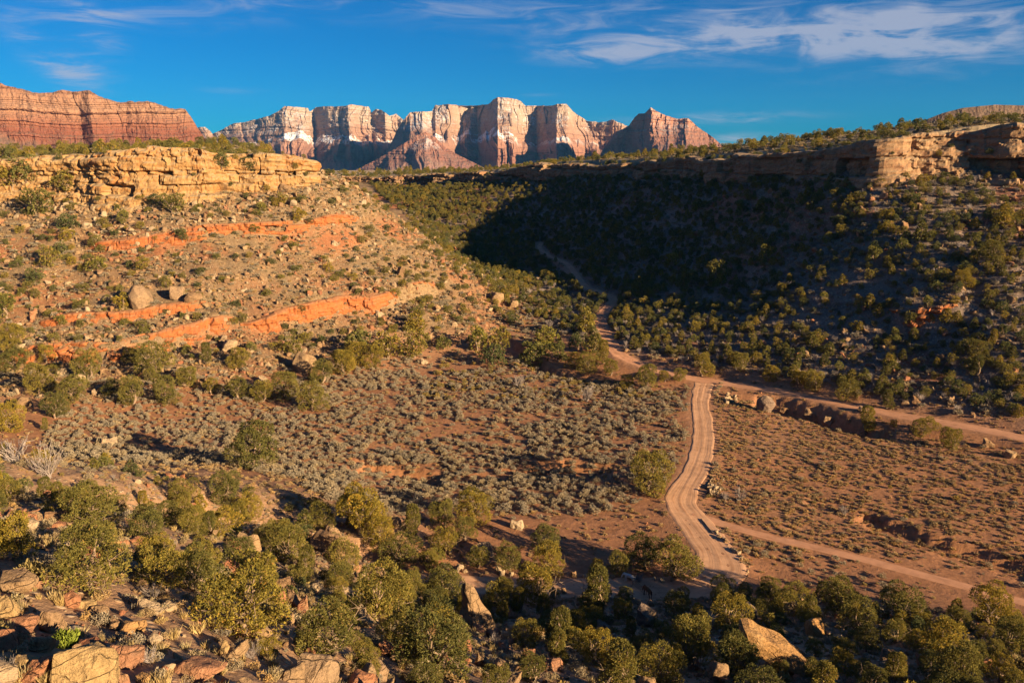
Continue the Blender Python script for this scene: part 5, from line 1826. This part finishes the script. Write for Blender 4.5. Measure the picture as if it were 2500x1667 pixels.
def split_top(recs, n):
    order = sorted(recs, key=lambda r: (not r.vis, not bool(r.hand), -r.size))
    top = [r for r in order[:n] if r.vis]
    ids = set(id(r) for r in top)
    return top, [r for r in recs if id(r) not in ids]


# ---------------------------------------------------------------- stuff: many small copies as one object (geometry nodes)
def stuff(name, protos, pts, scl, rot, idx, label, cat):
    """protos: meshes; pts (n,3); scl (n,3); rot (n,3) euler; idx (n,)"""
    pts, scl, rot = np.asarray(pts, np.float32), np.asarray(scl, np.float32), np.asarray(rot, np.float32)
    me = bpy.data.meshes.new(name)
    me.vertices.add(len(pts))
    me.vertices.foreach_set('co', pts.ravel())
    for nm, arr in (('inst_scale', scl), ('inst_rot', rot)):
        a = me.attributes.new(nm, 'FLOAT_VECTOR', 'POINT')
        a.data.foreach_set('vector', arr.ravel())
    a = me.attributes.new('inst_index', 'INT', 'POINT')
    a.data.foreach_set('value', np.asarray(idx, np.int32))
    o = obj(name, me)
    ng = bpy.data.node_groups.new(name + '_spread', 'GeometryNodeTree')
    ng.interface.new_socket('Geometry', in_out='INPUT', socket_type='NodeSocketGeometry')
    ng.interface.new_socket('Geometry', in_out='OUTPUT', socket_type='NodeSocketGeometry')
    N, Lk = ng.nodes, ng.links
    gi, go = N.new('NodeGroupInput'), N.new('NodeGroupOutput')
    iop = N.new('GeometryNodeInstanceOnPoints')
    Lk.new(gi.outputs[0], iop.inputs['Points'])
    jn = N.new('GeometryNodeJoinGeometry')
    for m in reversed(protos):
        po = bpy.data.objects.new(name + '_source', m)
        oi = N.new('GeometryNodeObjectInfo')
        oi.inputs['Object'].default_value = po
        oi.inputs['As Instance'].default_value = True
        Lk.new(oi.outputs['Geometry'], jn.inputs[0])
    Lk.new(jn.outputs[0], iop.inputs['Instance'])
    iop.inputs['Pick Instance'].default_value = True

    def named(nm, typ):
        nd = N.new('GeometryNodeInputNamedAttribute')
        nd.data_type = typ
        nd.inputs['Name'].default_value = nm
        return next(s for s in nd.outputs if s.enabled and s.name == 'Attribute')
    Lk.new(named('inst_index', 'INT'), iop.inputs['Instance Index'])
    e2r = N.new('FunctionNodeEulerToRotation')
    Lk.new(named('inst_rot', 'FLOAT_VECTOR'), e2r.inputs[0])
    Lk.new(e2r.outputs[0], iop.inputs['Rotation'])
    Lk.new(named('inst_scale', 'FLOAT_VECTOR'), iop.inputs['Scale'])
    Lk.new(iop.outputs[0], go.inputs[0])
    md = o.modifiers.new('spread', 'NODES')
    md.node_group = ng
    return set_props(o, label, cat, kind='stuff')


def stuff_recs(name, protos, recs, base_w, base_h, label, cat, tilt=0.0):
    if not recs:
        return
    P = [r.p for r in recs]
    S = [(r.w / base_w[r.var % len(protos)], r.w / base_w[r.var % len(protos)], r.h / base_h[r.var % len(protos)]) for r in recs]
    R = [(rnd.gauss(0, tilt), rnd.gauss(0, tilt), r.rz) for r in recs]
    stuff(name, protos, P, S, R, [r.var % len(protos) for r in recs], label, cat)


# ---------------------------------------------------------------- junipers
top, rest = split_top(JUN, 300)


def tree_words(r):
    s = size_word(r.size, 28, 45, 85)
    f = ['rounded', 'rounded', 'spreading', 'tall narrow', 'rounded', 'spreading'][r.var]
    return f'{s} {f} olive juniper'


labs = name_all(top, tree_words)
for r in top:
    t, c, W_, H_ = (JUN_HI if r.p[1] < 250 else JUN_LO)[r.var]
    e = bpy.data.objects.new('juniper_tree', None)
    e.empty_display_size = 0.5
    COL.objects.link(e)
    e.location = r.p
    e.rotation_euler = (rnd.gauss(0, .05), rnd.gauss(0, .05), r.rz)
    e.scale = (r.w / W_, r.w / W_, r.h / H_)
    obj('trunk', t, e)
    obj('crown', c, e)
    set_props(e, labs[id(r)], 'juniper', 'junipers of the valley')
stuff_recs('juniper_woodland', [j[0] for j in JUN_JOIN], rest, [j[1] for j in JUN_JOIN], [j[2] for j in JUN_JOIN], 'dense juniper and pinyon scrub covering the shady slope and mesa tops', 'woodland')


# ---------------------------------------------------------------- shrubs
def place_simple(name, recs, protos, words, cat, group):
    labs = name_all(recs, words)
    for r in recs:
        me, W_, H_ = protos[r.var % len(protos)]
        o = obj(name, me)
        o.location = r.p
        o.rotation_euler = (0, 0, r.rz)
        o.scale = (r.w / W_, r.w / W_, r.h / H_)
        set_props(o, labs[id(r)], cat, group)


def cols(pr):
    return [p[0] for p in pr], [p[1] for p in pr], [p[2] for p in pr]


top, rest = split_top(SAGES, 300)
place_simple('sagebrush', [r for r in top if r.p[1] < 110], SAGE_HI, lambda r: size_word(r.size, 9, 14, 24) + ' grey-green sage bush', 'sagebrush', 'sagebrush of the near hillside')
place_simple('sagebrush', [r for r in top if r.p[1] >= 110], SAGE, lambda r: size_word(r.size, 9, 14, 24) + ' grey-green sagebrush', 'sagebrush', 'sagebrush of the flat')
a_, b_, c_ = cols(SAGE)
stuff_recs('sagebrush_cover', a_, rest, b_, c_, 'grey-green sagebrush spread over the red flat', 'sagebrush')
top, rest = split_top(RABBITS, 120)
place_simple('rabbitbrush', top, RABBIT, lambda r: size_word(r.size, 9, 14, 24) + ' yellowish rabbitbrush', 'shrub', 'rabbitbrush of the flat')
a_, b_, c_ = cols(RABBIT)
stuff_recs('rabbitbrush_cover', a_, rest, b_, c_, 'yellowish rabbitbrush along the wash', 'shrub')
top, rest = split_top(TWIGS, 110)
place_simple('bare_shrub', [r for r in top if r.p[1] < 100], TWIG_HI, lambda r: size_word(r.size, 14, 24, 45) + ' leafless grey shrub', 'shrub', 'bare grey shrubs')
place_simple('bare_shrub', [r for r in top if r.p[1] >= 100], TWIG_LO, lambda r: size_word(r.size, 14, 24, 45) + ' leafless grey bush', 'shrub', 'bare grey shrubs')
a_, b_, c_ = cols(TWIG_LO)
stuff_recs('bare_brush', a_, rest, b_, c_, 'leafless grey brush between the junipers of the shady slope', 'brush')
top, rest = split_top(GRASSES, 140)
place_simple('bunchgrass', top, GRASS, lambda r: size_word(r.size, 14, 22, 34) + ' straw-coloured grass tuft', 'grass', 'grass tufts of the near hillside')
a_, b_, c_ = cols(GRASS)
stuff_recs('grass', a_, rest, b_, c_, 'dry straw grass on the near hillside', 'grass')
SC_ = np.array(SCRUBS)
rgs = np.random.default_rng(77)
k_ = SC_[:, 3] / 0.75
stuff('dry_scrub', [q[0] for q in SCRUB] + [SAGE[0][0]], SC_[:, :3], np.stack([k_, k_, k_ * rgs.uniform(.7, 1.1, len(k_))], 1), np.stack([0 * k_, 0 * k_, rgs.uniform(0, 6.28, len(k_))], 1), SC_[:, 4].astype(int),
      'low dry brown scrub dotting the soil and the slopes', 'scrub')
NR = np.array(NEAR)
k_ = NR[:, 3] / 0.75
stuff('fine_scrub', [q[0] for q in SCRUB_HI], NR[:, :3], np.stack([k_, k_, k_ * rgs.uniform(.7, 1.3, len(k_))], 1), np.stack([0 * k_, 0 * k_, rgs.uniform(0, 6.28, len(k_))], 1), NR[:, 4].astype(int),
      'fine dry scrub and grass between the stones of the near hillside', 'scrub')
p = hit_px(165, 1578)
o = obj('green_shrub', EPHEDRA[0][0])
o.location = p
wsc = 64 * p.y / FPX / .8
o.scale = (wsc, wsc, wsc)
set_props(o, 'bright green shrub between boulders above the huge yellow boulder', 'shrub')

# ---------------------------------------------------------------- rocks
top, rest = split_top(ROCKS, 300)
special = {'lane': 'stone edging the lane', 'bend': 'pale stone edging the road bend', 'pile': 'pale stone in the roadside pile', 'culvert': 'pale stone of the culvert wall by the junction'}


def rock_words(r):
    c = {'tan': 'tan', 'red': 'red', 'pale': 'pale', 'yellow': 'yellow', 'dark': 'dark', 'orange': 'orange'}[r.extra]
    if r.hand in special:
        return {'lane': f'{c} stone edging the lane', 'bend': 'pale kerb stone', 'pile': 'pale heaped stone', 'culvert': 'pale culvert stone'}[r.hand]
    return size_word(r.size, 12, 20, 40) + f' {c} ' + ('slab' if r.h < .55 * r.w else 'boulder')


labs = name_all(top, rock_words)
ROCK_DIM = {}
for me in ROCK_HI + ROCK_LO:  # width and height of each rock mesh
    V = np.array([v.co[:] for v in me.vertices])
    ROCK_DIM[me.name] = (V[:, 0].max() - V[:, 0].min(), V[:, 2].max())
HI_N, LO_N = [m.name for m in ROCK_HI], [m.name for m in ROCK_LO]
for r in top:
    big = r.size > 14
    me = (RK[r.extra] if big or r.extra not in RKL else RKL[r.extra])[r.var]
    dw, dh = ROCK_DIM[(HI_N if big or r.extra not in RKL else LO_N)[r.var]]
    o = obj('boulder' if r.size > 20 else 'stone', me)
    o.location = r.p
    o.rotation_euler = (rnd.gauss(0, .08), rnd.gauss(0, .08), r.rz)
    o.scale = (r.w / dw, r.w / dw, r.h / dh)
    lab = r.hand if isinstance(r.hand, str) and r.hand not in special else labs[id(r)]
    grp = {'lane': 'stones edging the lane', 'bend': 'stones edging the road bend', 'pile': 'stones of the roadside pile', 'culvert': 'stones of the culvert wall'}.get(r.hand, 'fallen boulders and stones')
    set_props(o, lab, 'rock', grp)
protos = RKL['tan'] + RKL['red'] + RKL['pale']
ofs = {'tan': 0, 'red': 6, 'pale': 12}
for r in rest:
    r.var = r.var + ofs.get(r.extra, 0)
bw = [ROCK_DIM[n][0] for n in LO_N] * 3
bh = [ROCK_DIM[n][1] for n in LO_N] * 3
RB = np.array(RUBBLE + [(r.p[0], r.p[1], r.p[2], r.w, r.h, r.var) for r in rest])
vi = RB[:, 5].astype(int)
sx_ = RB[:, 3] / np.array(bw)[vi]
stuff('rubble', protos, RB[:, :3], np.stack([sx_, sx_ * rgs.uniform(.8, 1.1, len(sx_)), RB[:, 4] / np.array(bh)[vi]], 1), np.stack([rgs.normal(0, .15, len(sx_)), rgs.normal(0, .15, len(sx_)), rgs.uniform(0, 6.28, len(sx_))], 1), vi,
      'broken tan and red rubble strewn over the slopes', 'rubble')

# ---------------------------------------------------------------- horses
def horse(name, px, py, heading, coat, mane_col, label, head_down):
    p = hit_px(px, py)
    root = bpy.data.objects.new(name, None)
    COL.objects.link(root)
    root.location = p
    root.rotation_euler = (0, 0, heading)       # local +Y is forward
    # joints: (x, y, z), radius
    hz = 0.55 if head_down else 1.75
    J = [((0, -.55, 1.28), .30), ((0, -.15, 1.22), .33), ((0, .30, 1.20), .32), ((0, .62, 1.30), .26),             # trunk 0-3
         ((0, .85, 1.38 if head_down else 1.55), .17), ((0, 1.12, 1.10 if head_down else 1.80), .13), ((0, 1.28, hz + .12), .12), ((0, 1.42, hz - .20 if head_down else 1.62), .075),   # neck, head 4-7
         ((.17, -.62, 1.0), .19), ((.18, -.55, .72), .10), ((.18, -.76, .50), .065), ((.18, -.72, .10), .045), ((.18, -.68, 0.02), .06),         # hind leg 8-12
         ((-.17, -.62, 1.0), .19), ((-.18, -.55, .72), .10), ((-.18, -.76, .50), .065), ((-.18, -.72, .10), .045), ((-.18, -.68, 0.02), .06),
         ((.16, .58, .98), .13), ((.16, .58, .52), .062), ((.16, .57, .10), .042), ((.16, .60, 0.02), .058),
         ((-.16, .55, .98), .13), ((-.16, .62, .52), .062), ((-.16, .66, .10), .042), ((-.16, .69, 0.02), .058),
         ((.06, 1.22, hz + .30), .025), ((-.06, 1.22, hz + .30), .025)]
    E = [(0, 1), (1, 2), (2, 3), (3, 4), (4, 5), (5, 6), (6, 7), (0, 8), (8, 9), (9, 10), (10, 11), (11, 12), (0, 13), (13, 14), (14, 15), (15, 16), (16, 17),
         (3, 18), (18, 19), (19, 20), (20, 21), (3, 22), (22, 23), (23, 24), (24, 25), (6, 26), (6, 27)]
    me = bpy.data.meshes.new('horse_body')
    me.from_pydata([j[0] for j in J], E, [])
    me.materials.append(coat)
    b = obj('body', me, root)
    sk = b.modifiers.new('skin', 'SKIN')
    sk.use_smooth_shade = True
    for k, v in enumerate(me.skin_vertices[0].data):
        v.radius = (J[k][1] * .92, J[k][1])
        v.use_root = (k == 0)
    sub = b.modifiers.new('sub', 'SUBSURF')
    sub.levels = 1
    sub.render_levels = 1
    tail = [(np.array([[0, -.84, 1.36], [0, -.98, 1.20], [0, -1.0, .90], [0, -.95, .55]]), np.array([.05, .08, .08, .02]))]
    V, F = tubes(tail, 6)
    obj('tail', mesh_np('horse_tail', V, F, [mane_col], True), root)
    ne = np.array([[0, .70, 1.58 if head_down else 1.62], [0, .92, 1.52 if head_down else 1.78], [0, 1.12, 1.24 if head_down else 1.96], [0, 1.24, hz + .26]])
    V, F = tubes([(ne, np.array([.05, .07, .06, .03]))], 6)
    obj('mane', mesh_np('horse_mane', V, F, [mane_col], True), root)
    set_props(root, label, 'horse')
    return p


M_HWHITE = mat_plain('white_coat', (0.62, 0.55, 0.46), 0.0, 2.0)
M_HBROWN = mat_plain('bay_coat', (0.20, 0.075, 0.03), 0.0, 2.0)
M_HAIR = mat_plain('dark_mane', (0.05, 0.035, 0.025), 0.0, 4.0)
M_HAIRW = mat_plain('pale_mane', (0.45, 0.40, 0.34), 0.0, 4.0)
horse('horse', 1536, 1422, math.radians(58), M_HWHITE, M_HAIRW, 'white horse standing by the rail gate, rump to the sun', True)
horse('horse', 1581, 1456, math.radians(25), M_HBROWN, M_HAIR, 'brown horse standing at the end of the rail gate', True)

# ---------------------------------------------------------------- rail gate between the horses
M_RAIL = mat_plain('rusty_pipe', (0.16, 0.085, 0.055), 0.0, 5.0)
pa, pb = hit_px(1545, 1428), hit_px(1572, 1452)
g = bpy.data.objects.new('rail_gate', None)
COL.objects.link(g)
g.location = pa
vv = np.array([(pb - pa).x, (pb - pa).y, (pb - pa).z])
V, F = tubes([(np.array([[0, 0, -.2], [0, 0, 1.3]]), np.array([.05, .05]))], 6)
post_me = mesh_np('gate_post', V, F, [M_RAIL], True)
for k in (0, 1):
    q = obj('post', post_me, g)
    q.location = vv * k
V, F = tubes([(np.array([[0, 0, 0], vv]), np.array([.025, .025]))], 6)
rail_me = mesh_np('gate_rail', V, F, [M_RAIL], True)
for k in range(5):
    q = obj('rail', rail_me, g)
    q.location = (0, 0, 0.25 + k * 0.22)
set_props(g, 'rusty pipe rail gate standing between the two horses', 'gate')

# ---------------------------------------------------------------- sign at the bend
M_SIGN = mat_plain('white_sign_paint', (0.72, 0.74, 0.72), 0.0, 1.0)
M_MARK = mat_plain('dark_sign_mark', (0.05, 0.055, 0.06), 0.0, 1.0)
p = hit_px(1796, 1436)
g = bpy.data.objects.new('roadside_sign', None)
COL.objects.link(g)
g.location = p
g.rotation_euler = (0, 0, math.radians(14))


def box_mesh(name, sx, sy, sz, mat, bev=0.006):
    bm = bmesh.new()
    bmesh.ops.create_cube(bm, size=1.0)
    bmesh.ops.scale(bm, vec=(sx, sy, sz), verts=bm.verts)
    bmesh.ops.bevel(bm, geom=list(bm.edges), offset=bev, segments=1, affect='EDGES')
    me = bpy.data.meshes.new(name)
    bm.to_mesh(me)
    bm.free()
    me.materials.append(mat)
    return me


q = obj('post', box_mesh('sign_post', .09, .09, 1.3, M_BARK), g)
q.location = (0, .04, .5)
q = obj('panel', box_mesh('sign_panel', .56, .03, .42, M_SIGN), g)
q.location = (0, -.03, .95)
mk = obj('mark', box_mesh('sign_mark', .12, .012, .20, M_MARK, .004), g)
mk.location = (.15, -.05, .94)
set_props(g, 'small white board with a dark mark on a post at the bend', 'sign')

# ---------------------------------------------------------------- poles laid along the road edge
def log_between(a, b, r, label):
    pa, pb = hit_px(*a), hit_px(*b)
    n = 8
    P = np.array([[pa.x + (pb.x - pa.x) * t, pa.y + (pb.y - pa.y) * t, 0] for t in np.linspace(0, 1, n)])
    for k in range(n):
        P[k, 2] = hit_xy(P[k, 0], P[k, 1])[0].z + r * 0.9
    P[1:-1, :2] += RNG.normal(0, .04, (n - 2, 2))
    V, F = tubes([(P - np.array(pa[:]), np.linspace(r, r * .8, n))], 7)
    o = obj('log', mesh_np('log', V, F, [M_BARK], True))
    o.location = pa
    set_props(o, label, 'log', 'logs along the road')


log_between((1712, 1268), (1741, 1303), .14, 'long weathered log along the outer edge of the bend')
log_between((1741, 1165), (1722, 1192), .12, 'short dark log on the verge beside the pale stone pile')

# ---------------------------------------------------------------- air
bm = bmesh.new()
bmesh.ops.create_cube(bm, size=1.0)
bmesh.ops.scale(bm, vec=(18200, 14700, 1000), verts=bm.verts)
hz_me = bpy.data.meshes.new('haze')
bm.to_mesh(hz_me)
bm.free()
mh = bpy.data.materials.new('clear_desert_air')
mh.use_nodes = True
hn = NT(mh.node_tree)
hn.n.clear()
pv = hn.add('ShaderNodeVolumePrincipled')
pv.inputs['Color'].default_value = (0.14, 0.46, 1.0, 1)
pv.inputs['Density'].default_value = 1.6e-5
pv.inputs['Density Attribute'].default_value = ''
pv.inputs['Anisotropy'].default_value = 0.0
ho = hn.add('ShaderNodeOutputMaterial')
hn.l.new(pv.outputs[0], ho.inputs['Volume'])
hz_me.materials.append(mh)
hz = obj('haze', hz_me)
hz.location = (0, 4250, 408)
set_props(hz, 'thin blue air between the valley and the far mountains', 'haze', kind='stuff')
